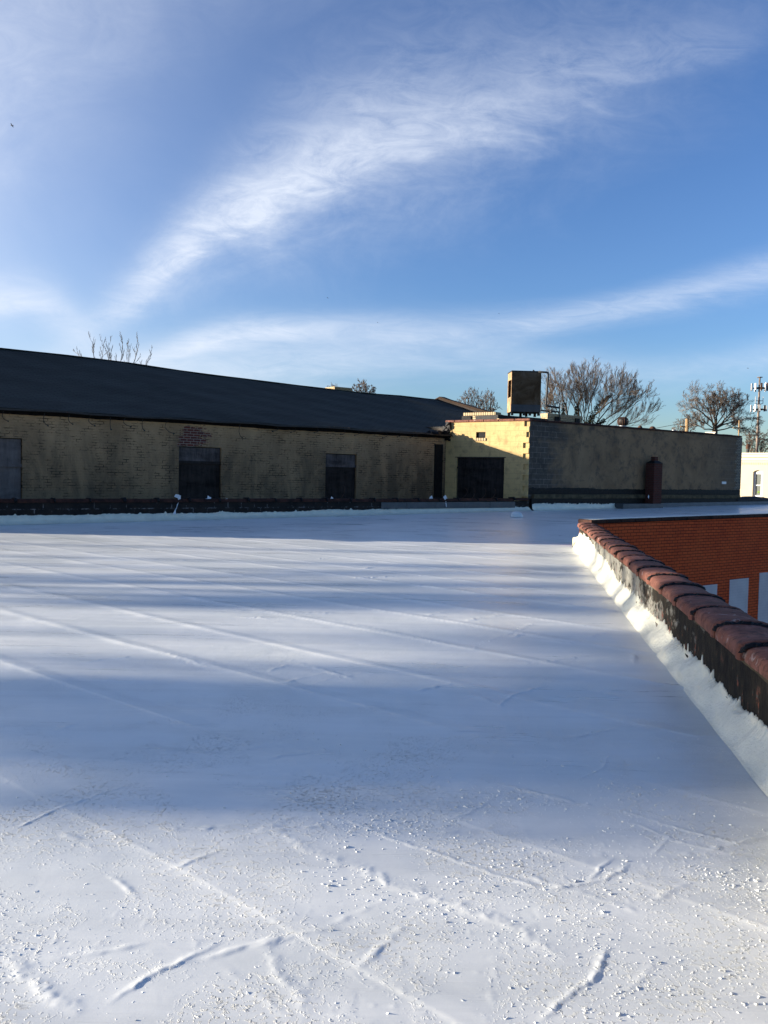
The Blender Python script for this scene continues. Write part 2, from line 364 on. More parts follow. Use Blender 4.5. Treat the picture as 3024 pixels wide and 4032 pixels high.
# ================================================================== ROOF DECK
PX0, PK = 1.19, .1543                      # right parapet crease: X = PX0 + PK*Y
CORN = np.array([3.80, 16.94])
def grow(a, b, h0, r, hmax):
    out = [a]; h = h0
    while out[-1] < b: out.append(out[-1] + h); h = min(h * r, hmax)
    return out
def make_roof():
    ys = list(np.arange(1.9, 4.7, .0065)) + grow(4.7, 20, .0066, 1.01, .05)[1:]; ys += grow(ys[-1], 46, .06, 1.03, .13)[1:]
    ys = [-6, -3, -1, 0, .6, 1., 1.4, 1.7] + ys
    xs = list(np.arange(-2.2, 2.0, .0065)); xs += grow(xs[-1], 14, .0066, 1.02, .07)[1:] + list(np.arange(14.5, 40, 1.0))
    lx = grow(2.2, 12, .0066, 1.02, .06)[1:]; lx += grow(lx[-1], 34, .08, 1.1, .5)[1:]; xs = [-a for a in lx[::-1]] + xs
    X, Y = np.meshgrid(np.array(xs), np.array(ys))
    # clip to the parapet on the right
    lim = PX0 + PK * Y + .17
    near = Y < CORN[1] + .15
    Xc = np.where(near, np.minimum(X, lim), X)
    Z = roof_z(Xc, Y)
    # membrane seams, direction (.755,-.656)
    sdir = np.array([.755, -.656]); nd = np.array([.656, .755])
    q = Xc * nd[0] + Y * nd[1]; p = Xc * sdir[0] + Y * sdir[1]
    rs = np.random.RandomState(3)
    def vnoise(x, seed):
        r = np.random.RandomState(seed).uniform(0, 1, 4000); i = np.floor(x).astype(int); f = x - i; f = f * f * (3 - 2 * f)
        return r[i % 4000] * (1 - f) + r[(i + 1) % 4000] * f
    def vnoise2(x, y, seed):
        r = np.random.RandomState(seed).uniform(0, 1, (256, 256)); i = np.floor(x).astype(int); j = np.floor(y).astype(int)
        fx = x - i; fy = y - j; fx = fx * fx * (3 - 2 * fx); fy = fy * fy * (3 - 2 * fy)
        a = r[i % 256, j % 256] * (1 - fx) + r[(i + 1) % 256, j % 256] * fx
        b = r[i % 256, (j + 1) % 256] * (1 - fx) + r[(i + 1) % 256, (j + 1) % 256] * fx
        return a * (1 - fy) + b * fy
    for k in range(-8, 46):
        qc = k * .93 + rs.uniform(-.12, .12)
        w = q - qc + .03 * (vnoise(p * .8 + 50, 100 + k) - .5)
        amp = vnoise(p * 1.7 + 60, 200 + k) * vnoise(p * 6 + 300, 300 + k) * 2
        Z += np.where(Y > 4.6, 1, .35) * (.0042 * smooth(-.012, .012, w) * (1 - smooth(.05, .14, w)) + .0035 * amp * np.exp(-(w / (.016 + .0035 * Y)) ** 2))
    # blisters and undulation
    Z += .003 * (vnoise2(Xc * 1.1 + 40, Y * .9 + 40, 5) - .5) + .0018 * (vnoise2(Xc * 3.1 + 40, Y * 3.4 + 40, 6) - .5)
    Z += .0009 * (vnoise2(Xc * 11 + 90, Y * 11 + 90, 7) - .5) * (Y < 9)
    # coating ridges traced where they lie on the deck
    def ridge(px, w, h, seed, brk=.3):
        pts = [onz(*(np.array(a) * 1.8228))[:2] for a in px]; lo = np.min(pts, 0) - .35; hi = np.max(pts, 0) + .35
        m = (Xc > lo[0]) & (Xc < hi[0]) & (Y > lo[1]) & (Y < hi[1]); xx, yy_ = Xc[m], Y[m]
        best = np.full(xx.shape, 9.0); sg = np.zeros(xx.shape); along = np.zeros(xx.shape); L = 0
        for a, b in zip(pts[:-1], pts[1:]):
            ab = b - a; l = np.hypot(*ab); t = np.clip(((xx - a[0]) * ab[0] + (yy_ - a[1]) * ab[1]) / l ** 2, 0, 1)
            d = np.hypot(xx - a[0] - t * ab[0], yy_ - a[1] - t * ab[1]); cr = np.sign((xx - a[0]) * ab[1] - (yy_ - a[1]) * ab[0]); q_ = d < best
            best = np.where(q_, d, best); sg = np.where(q_, cr, sg); along = np.where(q_, L + t * l, along); L += l
        w = w * .42 + .002
        d = best * sg + (vnoise(along * 7 + 30, seed + 5) - .5) * .02 + (vnoise(along * 30 + 30, seed + 6) - .5) * w * 1.2
        am = (1 - brk) + brk * 2 * (vnoise(along * 6 + 20, seed + 1) - .3)
        rough_ = .55 + .9 * vnoise2(xx * 90 + 20, yy_ * 90 + 20, seed + 91) * vnoise2(xx * 40 + 7, yy_ * 40 + 20, seed + 92) * 1.6
        fade = np.clip(along / .1, 0, 1) * np.clip((L - along) / .1, 0, 1)
        prof = np.where(d > 0, np.exp(-(d / (w * .8)) ** 2), np.exp(-(d / (w * 1.5)) ** 2))
        Z[m] += .33 * h * np.clip(am, 0, 1.3) * fade * rough_ * prof
    RID = [([(745, 1768), (850, 1812), (960, 1850), (1080, 1893), (1180, 1922)], .017, .011, 11),
           ([(1180, 1922), (1240, 1912), (1300, 1900), (1345, 1880), (1362, 1862)], .016, .014, 13),
           ([(1262, 1905), (1290, 1885), (1330, 1850)], .012, .009, 14),
           ([(228, 2178), (262, 2150), (300, 2128), (345, 2100), (420, 2062), (482, 2028)], .018, .008, 15),
           ([(1168, 2214), (1215, 2165), (1262, 2125), (1288, 2095), (1310, 2040)], .016, .010, 17),
           ([(20, 1798), (110, 1756), (210, 1718), (300, 1692)], .012, .007, 19),
           ([(1082, 1522), (1112, 1502), (1180, 1480)], .022, .014, 21),
           ([(560, 1780), (700, 1850), (900, 1930), (1100, 2000), (1240, 2072)], .05, .007, 23),
           ([(0, 2062), (80, 2120), (170, 2200)], .045, .009, 25),
           ([(345, 1890), (420, 1858), (480, 1832)], .02, .008, 27),
           ([(560, 1690), (640, 1735), (745, 1770)], .014, .006, 29),
           ([(1320, 1745), (1420, 1775), (1560, 1815), (1650, 1830)], .02, .008, 31),
           ([(1340, 1765), (1460, 1820), (1600, 1850)], .016, .007, 33),
           ([(1405, 1850), (1430, 1828), (1445, 1800)], .012, .008, 35),
           ([(230, 1890), (265, 1910), (300, 1945)], .018, .008, 37),
           ([(940, 1775), (1000, 1760), (1075, 1718)], .013, .006, 39),
           ([(1380, 1582), (1470, 1605), (1580, 1618)], .030, .008, 41),
           ([(1240, 1690), (1300, 1660), (1320, 1630)], .014, .006, 43),
           ([(480, 1640), (600, 1600), (660, 1570)], .02, .004, 45),
           ([(560, 1515), (700, 1470), (800, 1450)], .025, .005, 47),
           ([(0, 1215), (220, 1255), (430, 1290), (700, 1335), (960, 1390), (1010, 1400)], .04, .007, 49),
           ([(1010, 1400), (1090, 1372), (1160, 1345)], .03, .007, 51),
           ([(380, 1155), (620, 1180), (800, 1200), (1010, 1240)], .05, .007, 53),
           ([(560, 2050), (600, 2090), (640, 2150), (650, 2210)], .03, .006, 55),
           ([(1330, 2150), (1390, 2110), (1420, 2070)], .02, .006, 57),
           ([(740, 2080), (790, 2120)], .018, .007, 59), ([(645, 2150), (690, 2100)], .02, .005, 61)]
    for px, w, h, sdv in RID: ridge(px, w, h, sdv)
    # many small wrinkles in the coating
    rw = np.random.RandomState(91)
    for k in range(70):
        y0 = 2.2 + 11 * rw.uniform() ** 1.5; x0 = rw.uniform(-.46, .46) * y0
        if x0 > PX0 + PK * y0 - .1: continue
        an = rw.choice([R_(-41), R_(44), R_(15), R_(60)]) + rw.normal(0, .15); ln = rw.uniform(.2, 1.1) * (.5 + y0 * .12)
        a = np.array([x0, y0]); b = a + np.array([math.cos(an), math.sin(an)]) * ln; w_ = .007 + .0022 * y0
        m = (Xc > min(a[0], b[0]) - .3) & (Xc < max(a[0], b[0]) + .3) & (Y > min(a[1], b[1]) - .3) & (Y < max(a[1], b[1]) + .3)
        ab = b - a; xx, yy_ = Xc[m], Y[m]; tt = np.clip(((xx - a[0]) * ab[0] + (yy_ - a[1]) * ab[1]) / ln ** 2, 0, 1)
        bend = .05 * ln * np.sin(tt * 3.1 + k) ; d = np.hypot(xx - a[0] - tt * ab[0], yy_ - a[1] - tt * ab[1] - bend)
        jag = (vnoise2(xx * 30 + 70, yy_ * 30 + 70, 500 + k) - .5) * w_ * 1.6
        Z[m] += (.0012 + .0006 * y0) * np.clip(np.minimum(tt, 1 - tt) * 5, 0, 1) * (.2 + 1.2 * vnoise2(xx * 9, yy_ * 9 + 9, 600 + k)) * np.exp(-((d + jag) / w_) ** 2)
    # lumps left by the roller near the camera
    c1 = vnoise2(Xc * 38 + 11, Y * 38 + 11, 61); c2 = vnoise2(Xc * 2.0 + 5, Y * 2.0 + 5, 62); c3 = vnoise2(Xc * 17 + 3, Y * 17 + 3, 63)
    Z += .0006 * smooth(.80, .98, c1) * smooth(.40, .7, c2) * (Y < 6.5)
    Z += .0005 * smooth(.78, .95, c3) * smooth(.5, .75, c2) * (Y < 9)
    ny, nx = X.shape
    idx = np.arange(ny * nx).reshape(ny, nx)
    q4 = np.stack([idx[:-1, :-1], idx[:-1, 1:], idx[1:, 1:], idx[1:, :-1]], -1).reshape(-1, 4)
    cx = Xc[:-1, :-1] / 4 + Xc[1:, 1:] / 4 + Xc[:-1, 1:] / 4 + Xc[1:, :-1] / 4; cy = Y[:-1, :-1] / 4 + Y[1:, 1:] / 4 + Y[:-1, 1:] / 4 + Y[1:, :-1] / 4
    wdt = np.maximum(Xc[:-1, 1:] - Xc[:-1, :-1], Xc[1:, 1:] - Xc[1:, :-1])
    dback = (cx - O[0]) * N[0] + (cy - O[1]) * N[1]
    dred = (cx - CORN[0]) * N[0] + (cy - CORN[1]) * N[1]
    keep = (wdt > 1e-5) & (dback < .14) & ~((cy > CORN[1] + .1) & (cx > CORN[0]) & (dred < .14)) & ~((cy > CORN[1] - .1) & (cx > CORN[0] + .3) & (dred < .14))
    q4 = q4[keep.reshape(-1)]
    V = np.stack([Xc, Y, Z], -1).reshape(-1, 3)
    used = np.zeros(len(V), bool); used[q4.reshape(-1)] = True; rm = np.cumsum(used) - 1
    me = bpy.data.meshes.new('roof_deck'); V = V[used]; q4 = rm[q4]
    me.vertices.add(len(V)); me.vertices.foreach_set('co', V.reshape(-1)); me.loops.add(q4.size); me.loops.foreach_set('vertex_index', q4.reshape(-1).astype(np.int32))
    me.polygons.add(len(q4)); me.polygons.foreach_set('loop_start', np.arange(0, q4.size, 4, dtype=np.int32)); me.polygons.foreach_set('loop_total', np.full(len(q4), 4, np.int32))
    me.polygons.foreach_set('use_smooth', np.ones(len(q4), bool)); me.update(calc_edges=True); me.validate()
    me.materials.append(M['roof']); o = bpy.data.objects.new('roof_deck', me); COL.objects.link(o); tag(o, kind='structure')
    return RID, vnoise2
RID, vnoise2 = make_roof()

def make_crumbs():
    r = np.random.RandomState(21); mb = MB(); pts = []
    rl = []
    for px, w, h, _ in RID:
        P = [onz(*(np.array(a) * 1.8228))[:2] for a in px]
        for a, b in zip(P[:-1], P[1:]):
            if a[1] > 7.5: continue
            for _k in range(int(np.hypot(*(b - a)) * 130)):
                rl.append(a + (b - a) * r.uniform() + r.normal(0, .016, 2))
    n = 0
    while n < 11000:
        Y = 1.9 + r.gamma(1.5, 1.35); X = r.uniform(-.5, .5) * (Y + .4) * 1.05
        if Y > 12 or X > PX0 + PK * Y - .02: continue
        dens = vnoise2(np.array([X * 2.0 + 5]), np.array([Y * 2.0 + 5]), 62)[0] * vnoise2(np.array([X * 6.0 + 15]), np.array([Y * 6.0 + 15]), 64)[0]
        dens *= 1.0 if Y < 3.8 else (.55 if Y < 4.6 else .2)
        if r.uniform() > 2.6 * dens - .10: continue
        pts.append((X, Y)); n += 1
    pts += [tuple(p) for p in rl]
    for X, Y in pts:
        sz = .0007 + .00085 * r.gamma(1.0, 1.15); sz = min(sz, .0065) * (1 + .05 * max(0, Y - 4)); a = r.uniform(0, 6.3); el = r.uniform(1, 2.0)
        k = r.randint(4, 7); i = len(mb.v); top = r.uniform(.2, .65) * sz; z0 = float(roof_z(X, Y)) - .002
        lx, ly = r.normal(0, .35, 2) * sz
        tx, ty = r.normal(0, .5, 2)
        for rr, zz, ox, oy in ((1.15, 0, 0, 0), (r.uniform(.4, .95), top + .0016, lx, ly)):
            for j in range(k):
                t = 6.283 * j / k; q = rr * sz * (.45 + 1.0 * r.uniform())
                x, y = q * math.cos(t) * el, q * math.sin(t)
                mb.v.append((X + x * math.cos(a) - y * math.sin(a) + ox, Y + x * math.sin(a) + y * math.cos(a) + oy, z0 + zz * max(.15, r.uniform(.5, 1.2) + tx * x / sz * .5 + ty * y / sz * .5)))
        for j in range(k):
            b = (j + 1) % k; mb.f.append((i + j, i + b, i + k + b, i + k + j))
        mb.f.append(tuple(i + k + j for j in range(k)))
    tag(mb.build('paint_crumbs', 'roof'), 'small dried crumbs of white coating scattered over the near roof', 'crumbs', kind='stuff')
make_crumbs()

# ================================================================== RIGHT PARAPET
def make_right_parapet():
    L = math.hypot(1, PK); t = thing('brick_parapet', 'low parapet at the right with rounded terracotta coping tiles and tar patched face', 'parapet', (PX0, 0, 0), -math.atan(PK))
    end = CORN[1] * L + .03; st = -2.0
    w = MB().box((.10, st, -7), (.36, end, .45)); w.build('wall', 'pface', t)
    n = 3600; ys = np.linspace(st, end + .02, n)
    # white flashing: cove, waves, ragged top
    base = .30 + .04 * np.sin(ys * .9) - .09 * smooth(9.0, 6.5, ys) * 0
    base = np.interp(ys, [-2, 2.5, 3.3, 4.2, 5.4, 7, 9, 10.2, 11.2, 13, 15, 17], [.21, .215, .205, .175, .155, .16, .165, .135, .19, .27, .33, .31])
    top = np.clip(base + ragged(n, .032, 5, .07) + np.random.RandomState(77).normal(0, .006, n), .118, .41)
    wav = -.026 + .040 * np.sin(ys * 2 * math.pi / .62 + .8 * np.sin(ys * 1.3)) * smooth(4.3, 5.2, ys) * (1 - smooth(9.5, 10.8, ys)) + .008 * np.sin(ys * 5.1) + .006 * np.sin(ys * 13 + 1) + np.interp(ys, np.arange(-3, 19, .11), np.random.RandomState(8).normal(0, .010, 200))
    rows = []
    prof = [(-.035, .0), (-.02, .007), (.0, .016), (.03, .05), (.06, .08), (.085, .11)]
    for x, z in prof: 
        rows.append(np.stack([x + wav * min(1, z / .06) * .9 + .002 * np.sin(ys * 9), ys, np.full(n, z) + .002], -1))
    for f in (.25, .5, .75, 1.0):
        z = .12 + (top - .12) * f
        rows.append(np.stack([np.minimum(.094 + wav * (1 - f) * .8 - .003 * (1 - f), .096), ys, np.minimum(np.maximum(z, .112 + .002 * f), top)], -1))
    rows.append(np.stack([np.full(n, .104), ys, top - .001], -1))
    MB().grid(np.stack(rows)).build('flashing', 'flash', t, smooth=True)
    # far end flashing that turns round the corner
    e = MB(); m = 40; xs = np.linspace(-.03, .40, m); tp = .24 + ragged(m, .03, 9)
    rows = [np.stack([xs, np.full(m, end + .10), np.full(m, .02)], -1), np.stack([xs, np.full(m, end + .03), np.full(m, .12)], -1), np.stack([xs, np.full(m, end + .012), tp], -1)]
    e.grid(np.stack(rows)).build('end_flashing', 'flash', t, smooth=True)
    # mortar bed
    mb = MB(); nn = 600; yy = np.linspace(st, end, nn); lo = .405 + ragged(nn, .018, 14)
    mb.grid(np.stack([np.stack([np.full(nn, .094), yy, lo], -1), np.stack([np.full(nn, .088), yy, np.full(nn, .435)], -1), np.stack([np.full(nn, .14), yy, np.full(nn, .452)], -1)]))
    mb.build('mortar_bed', 'beige_ledge', t)
    # coping tiles
    TL = .66; k = 0; y = end; r = random.Random(4)
    while y > st + .3:
        y0 = y - TL; mb = MB(); jit = r.uniform(-.007, .007); tilt = r.uniform(-.006, .006); dz = r.uniform(-.005, .006)
        prof = []
        for a in np.linspace(0, 1, 13):
            th = math.pi * a; prof.append((.23 - .168 * math.cos(th), .480 + .050 * math.sin(th) ** .7))
        full = [(.060, .432), (.056, .462)] + prof + [(.404, .462), (.400, .432)]
        steps = [(0, 1.0), (.012, 1.09), (.06, 1.10), (.075, 1.0), (.35, .99), (.625, .985), (.64, .97)]
        P = np.zeros((len(steps), len(full), 3))
        for i, (yy_, sc) in enumerate(steps):
            for j, (x, z) in enumerate(full):
                P[i, j] = (.23 + (x - .23) * (1 + (sc - 1) * .8) + jit + tilt * (yy_ - .3) * 2, y0 + yy_, z if z < .44 else .44 + (z - .44) * (1 + (sc - 1) * 1.6) + dz)
        mb.grid(P)
        i0 = len(mb.v); m = len(full); mb.f.append(tuple(range(m))); mb.f.append(tuple(range((len(steps) - 1) * m, len(steps) * m))[::-1])
        o = mb.build('coping_tile', 'terra', t, smooth=True)
        for p in o.data.polygons:
            if len(p.vertices) > 4: p.use_smooth = False
        # tarred joint: an irregular collar over the near end of the tile
        jn = MB(); rows = []; nj = 30
        wdn = r.uniform(.010, .034)
        for i, off in enumerate((-.02, -.004, .5, 1.0, 1.06)):
            row = []
            for a in np.linspace(.0, 1, nj):
                th = math.pi * a; ww = wdn * (1 + .6 * math.sin(a * 9 + k) * r.uniform(.3, 1))
                yy_ = y0 - .02 + (off * ww if i > 1 else off) + .0
                lift = (-.004, .010, .011, .005, -.010)[i] * r.uniform(.2, 1.5) - (.012 if r.random() < .22 else 0)
                x = .23 - (.180 + lift) * math.cos(th); z = .474 + (.056 + lift) * (math.sin(th) ** .75 if th > 0 and math.sin(th) > 0 else 0) 
                row.append((x + jit, yy_, z + dz))
            rows.append(row)
        jn.grid(np.array(rows)); jn.build('tar_joint', 'tar', o)
        y -= TL; k += 1
make_right_parapet()

# ================================================================== RED BRICK WALL beyond the light well
def make_red_wall():
    t = thing('red_brick_wall', 'orange red painted brick wall across the light well with pale painted out windows', 'wall', (CORN[0], CORN[1], 0), GA)
    rise = .0075; L = 24
    w = MB().hexa([(.55, 0, -7), (L, 0, -7), (L, .3, -7), (.64, .3, -7), (.55, 0, .475), (L, 0, .475 + rise * L), (L, .3, .475 + rise * L), (.64, .3, .475)])
    w.build('wall', 'redbrick', t)
    x = .50
    r = random.Random(2)
    while x < L - .5:
        z = .477 + rise * x; d = r.uniform(-.004, .004)
        mb = MB().box((x, -.022 + d, z), (x + .462, .34, z + .075)); mb.build('coping_tile', 'terra_d', t, bevel=.012); x += .47
    pm = MB(); n = 500; xs = np.linspace(.56, L, n); e = np.clip(.09 + ragged(n, .05, 33), .02, .3)
    zz = .553 + rise * xs + .004
    pm.grid(np.stack([np.stack([xs, e - .05, zz], -1), np.stack([xs, np.full(n, .352), zz + .001], -1), np.stack([xs, np.full(n, .352), np.full(n, .1)], -1)]))
    pm.build('white_coating', 'flash', t)
    def onred(u, v):
        k = ray(u, v); A = np.array([CORN[0], CORN[1], 0]); tt = ((A - CAM) @ N) / (k @ N); P = CAM + tt * k - A; return float(P @ S), float(P[2])
    for ua, ub, va in ((2700, 2823, 2313), (2873, 2947, 2283), (2990, 3066, 2256)):
        s0, z0 = onred(ua, va); s1, _ = onred(ub, va)
        MB().box((s0, -.008, -4.2), (s1, .05, z0)).build('painted_panel', 'greypaint', t)
    MB().box((2.0, -.008, -4.2), (2.75, .05, onred(2700, 2313)[1])).build('painted_panel', 'greypaint', t)
    # back side curb flashing on our roof
make_red_wall()

# ================================================================== BACK PARAPET
def make_back_parapet():
    t = gthing('roof_parapet', 'long low black tarred parapet at the back of the white roof with dark clay coping', 'parapet')
    sA, sB = -16.0, 17.40
    MB().box((sA, .05, -7), (sB, .30, .552)).build('wall', 'tarblock', t)
    n = 2400
    def cove(s0, s1, tops, seed, name, n, amp=.028, tall=.05, dback=.05, mat='flash'):
        ss = np.linspace(s0, s1, n); P0 = O[None, :] + ss[:, None] * S; rz = roof_z(P0[:, 0], P0[:, 1])
        tp = np.interp(ss, [a for a, _ in tops], [b for _, b in tops]) + ragged(n, amp, seed, tall)
        tp = np.maximum(tp, rz + .06)
        rows = [np.stack([ss, np.full(n, -.16), rz + .001], -1), np.stack([ss, np.full(n, -.10), rz + .012], -1), np.stack([ss, np.full(n, -.045) + .008 * np.sin(ss * 3), rz + .05], -1),
                np.stack([ss, np.full(n, dback - .012), np.minimum(rz + .11, tp - .01)], -1), np.stack([ss, np.full(n, dback - .008), tp], -1), np.stack([ss, np.full(n, dback + .004), tp - .001], -1)]
        return MB().grid(np.stack(rows)).build(name, mat, t, smooth=True)
    cove(sA, sB, [(-16, .24), (0, .262), (4.3, .275), (6, .285), (12, .33), (12.8, .355), (17.4, .36)], 41, 'flashing', n)
    # grey metal counter flashing on the right half
    s = 10.9; r = random.Random(3)
    for s1 in (11.9, 13.1, 14.35, 15.5, 16.7):
        MB().box((s, .028, .33), (s1 - .012, .048, .535 + r.uniform(-.006, .006))).build('metal_flashing', 'grey_metal_flashing', t); s = s1
    # coping
    s = sA
    while s < sB - .2:
        L = min(.86 + r.uniform(-.02, .02), sB - s); z = .556 + r.uniform(-.008, .008) + (.025 if s > 16.4 else 0)
        o = MB().hexa([(s + .012, .0, z), (s + L - .012, .0, z), (s + L - .012, .36, z), (s + .012, .36, z), (s + .012, .06, z + .085), (s + L - .012, .06, z + .085), (s + L - .012, .30, z + .085), (s + .012, .30, z + .085)]).build('coping_tile', 'terra_d', t, bevel=.015)
        mb = MB(); mb.tube([(s, -.004, z + .02), (s + .006, .05, z + .09), (s - .004, .30, z + .092)], [.026 * r.uniform(.8, 1.6), .028 * r.uniform(.7, 1.8), .02], 7)
        mb.build('tar_joint', 'tar', o); s += L
    # --- run along the block building
    u = gthing('block_side_parapet', 'low tarred curb along the foot of the grey yellow block building', 'parapet')
    s0, s1 = BLK0 + .06, BLK1
    MB().box((s0, -.004, -.6), (40, .105, .645)).build('curb', 'tar', u)
    MB().box((s0 + .1, -.03, .648), (s1 - .2, .112, .80)).build('ledge', 'beige_ledge', u, bevel=.012)
    t = u
    cove(s0 + .02, 22.05, [(17, .47), (18.5, .46), (20, .45), (22.1, .47)], 47, 'flashing', 700, .03, .06, -.004)
    ss = [22.1, 23.72]
    rz = lambda s_: float(roof_z(*(O + s_ * S)[:2]))
    MB().box((22.06, -.42, rz(22.5) - .02), (24.56, -.006, .455)).build('metal_flashing', 'grey_metal_flashing', u)
    MB().hexa([(24.57, -.10, rz(24.6) - .02), (40, -.10, rz(40) - .02), (40, -.006, rz(40) - .02), (24.57, -.006, rz(24.6) - .02), (24.57, -.06, .46), (40, -.06, .56), (40, -.006, .56), (24.57, -.006, .46)]).build('metal_flashing', 'grey_metal_flashing', u)
    # tarred hump where the parapet runs on past the end of the block
    n = 60; ss = np.linspace(30.6, 40, n); tp = np.interp(ss, [30.6, 31.2, 31.6, 32.2, 32.8, 33.5, 40], [.66, .69, .73, .735, .70, .645, .64])
    rows = [np.stack([ss, np.full(n, dd), zz], -1) for dd, zz in ((-.03, tp - .2), (-.03, tp - .05), (.05, tp), (.3, tp), (.36, tp - .06), (.36, tp - .8))]
    MB().grid(np.stack(rows)).build('tar_hump', 'tar', u, smooth=True)
make_back_parapet()

# ================================================================== WAREHOUSE
def make_warehouse():
    t = gthing('brick_warehouse', 'long yellow painted brick warehouse with a dark shingle roof and boarded up openings', 'warehouse')
    a, b = -7.9, 24.0; D = WD; EZ = 2.80
    doors = []
    for u0, u1, v0 in ((-70, 88, 1720), (705, 872, 1757), (1283, 1405, 1785)):
        s0, z = ond(u0, v0, D); s1, _ = ond(u1, v0, D); doors.append((s0, s1, z))
    w = MB(); s = a
    for s0, s1, z in doors:
        w.box((s, D, -7), (s0, D + .4, EZ)); w.box((s0, D, z), (s1, D + .4, EZ)); w.box((s0, D, -7), (s1, D + .4, .25)); s = s1
    w.box((s, D, -7), (b, D + .4, EZ))
    w.box((a, D + .402, -7), (a + .4, 21.8, EZ)); w.box((b - .4, D + .402, -7), (b, 21.8, EZ)); w.box((a, 21.802, -7), (b, 22.2, EZ))
    w.build('wall', 'ybrick', t)
    for i, (s0, s1, z) in enumerate(doors):
        mat = ('grey_plywood', 'weathered_plywood', 'weathered_plywood')[i]; low = ('grey_plywood', 'sooty_board_gable_shade', 'sooty_board_gable_shade')[i]
        split = z - (.72, .46, .40)[i]
        d = MB().box((s0 + .02, D + .07, split + .004), (s1 - .02, D + .09, z - .02)).build('boarded_opening', mat, t)
        MB().box((s0 + .02, D + .075, .26), (s1 - .02, D + .095, split - .004)).build('lower_board', low, d)
        MB().box((s0 - .0, D + .035, split - .055), (s1 - .0, D + .068, split + .03)).build('batten', mat if i != 1 else 'sooty_board_gable_shade', d)
        MB().box((s0, D + .10, .255), (s1, D + .3, z - .004)).build('backing', 'void', d)
    # roof: sagging shingle plane, ridge, far slope
    RD = D + 9.4
    ss = np.linspace(a - .2, b - .02, 130); rzv = np.interp(ss, [-8, 2.8, 5.2, 7.6, 9.8, 12.1, 15.5, 18.8, 21, 24], [5.82, 5.70, 5.68, 5.62, 5.50, 5.42, 5.33, 5.28, 5.27, 5.27])
    rs = np.random.RandomState(8); rzv = rzv + np.interp(np.arange(130), np.arange(0, 140, 7), rs.uniform(-.025, .025, 20))
    edge = 2.93 + np.interp(np.arange(130), np.arange(0, 140, 3.0)[:47], rs.uniform(-.022, .022, 47))
    rows = []
    fr = np.linspace(0, 1, 26)
    for f in fr:
        d = D - .30 + f * (RD - D + .30); z = edge * (1 - f) + rzv * f - .10 * math.sin(f * math.pi) * (1 + .25 * np.sin(ss * .45 + 1)) + .012 * np.sin(ss * 2.3 + f * 17)
        rows.append(np.stack([ss, np.full(130, d), z], -1))
    for f in np.linspace(.1, 1, 8): rows.append(np.stack([ss, np.full(130, RD + 9.7 * f), rzv * (1 - f) + 2.9 * f], -1))
    o = MB().grid(np.stack(rows)).build('roof', 'shingle', t, smooth=True)
    MB().grid(np.stack([np.stack([ss, np.full(130, D - .30), edge - .002], -1), np.stack([ss, np.full(130, D - .295), edge - .05], -1), np.stack([ss, np.full(130, D + .1), edge - .05], -1)])).build('roof_edge', 'dark_metal', o)
    n = 700; sx = np.linspace(a, 16.6, n); lo = 2.79 + ragged(n, .02, 71)
    MB().grid(np.stack([np.stack([sx, np.full(n, D - .20), np.full(n, 2.93)], -1), np.stack([sx, np.full(n, D - .06), lo], -1), np.stack([sx, np.full(n, D + .02), lo + .002], -1)])).build('soffit_shadow_strip', 'tar', t)  # black strip stands for the shadowed soffit and gutter under the eave
    rc = MB(); rc.tube([(float(x), RD, float(z) + .0) for x, z in zip(ss, rzv)], .05, 6); rc.build('ridge_cap', 'shingle', o)
    # torn roofing at the right end of the eave
    mb = MB(); r = random.Random(12)
    for k in range(26):
        x = 14.75 + 1.8 * (k / 25) ** .7; z = 2.86 + (x - 14.6) * .07 * r.random(); y = D - .34 + r.uniform(-.05, .3)
        q = [(x + r.uniform(-.25, .25), y + r.uniform(-.1, .1), z + r.uniform(-.10, .12)) for _ in range(4)]
        mb.hexa(q + [(p[0] + .01, p[1] + .02, p[2] + .03) for p in q])
    mb.build('torn_roofing_debris', 'tar', t)
    # old gutter hooks
    for (u, v, dx, dl) in ((12, 1640, .10, .26), (173, 1652, .08, .33), (270, 1658, .08, .25), (352, 1664, .12, .26), (431, 1672, .02, .35), (490, 1664, .16, .24), (558, 1672, .05, .33), (655, 1678, .2, .38), (940, 1700, .08, .40), (1085, 1702, -.16, .16), (1155, 1706, -.14, .16), (1245, 1712, -.12, .13), (1350, 1718, -.14, .14), (1405, 1722, -.14, .14), (1515, 1730, -.16, .18), (1570, 1734, -.12, .12), (1620, 1738, -.12, .12)):
        s, z = ond(u, v, D - .12); h = MB()
        z = 2.86; pts = [(s, D - .2, z), (s - dx * .35, D - .2, z - dl * .35), (s - dx * .35, D - .19, z - dl * .6), (s + dx * .3, D - .18, z - dl * .9), (s + dx, D - .17, z - dl)]
        h.tube(pts, .010, 5).tube([pts[-1], (pts[-1][0] + .03, D - .17, pts[-1][2] - .012)], .02, 6); h.build('gutter_hook', 'dark_metal', t)
    # dark upright strip in the inner corner
    MB().box((15.85, D - .05, .2), (16.22, D + .0, 2.55)).build('corner_strip', 'tar', t)
    # gable parapet at the far end
    g = MB(); z1 = 5.36
    prof = [(D - .3, 2.90), (RD - .6, z1 - .18), (RD, z1), (RD + .6, z1 - .18), (22.2, 2.90)]
    for (d0, za), (d1, zb) in zip(prof[:-1], prof[1:]):
        g.hexa([(b - .0, d0, za - 1.2), (b + .4, d0, za - 1.2), (b + .4, d1, zb - 1.2), (b - .0, d1, zb - 1.2), (b - .0, d0, za), (b + .4, d0, za), (b + .4, d1, zb), (b - .0, d1, zb)])
    g.build('gable_parapet', 'sooty_board_gable_shade', t)  # dark board colour stands in for the ridge's shadow on the gable
    c = MB()
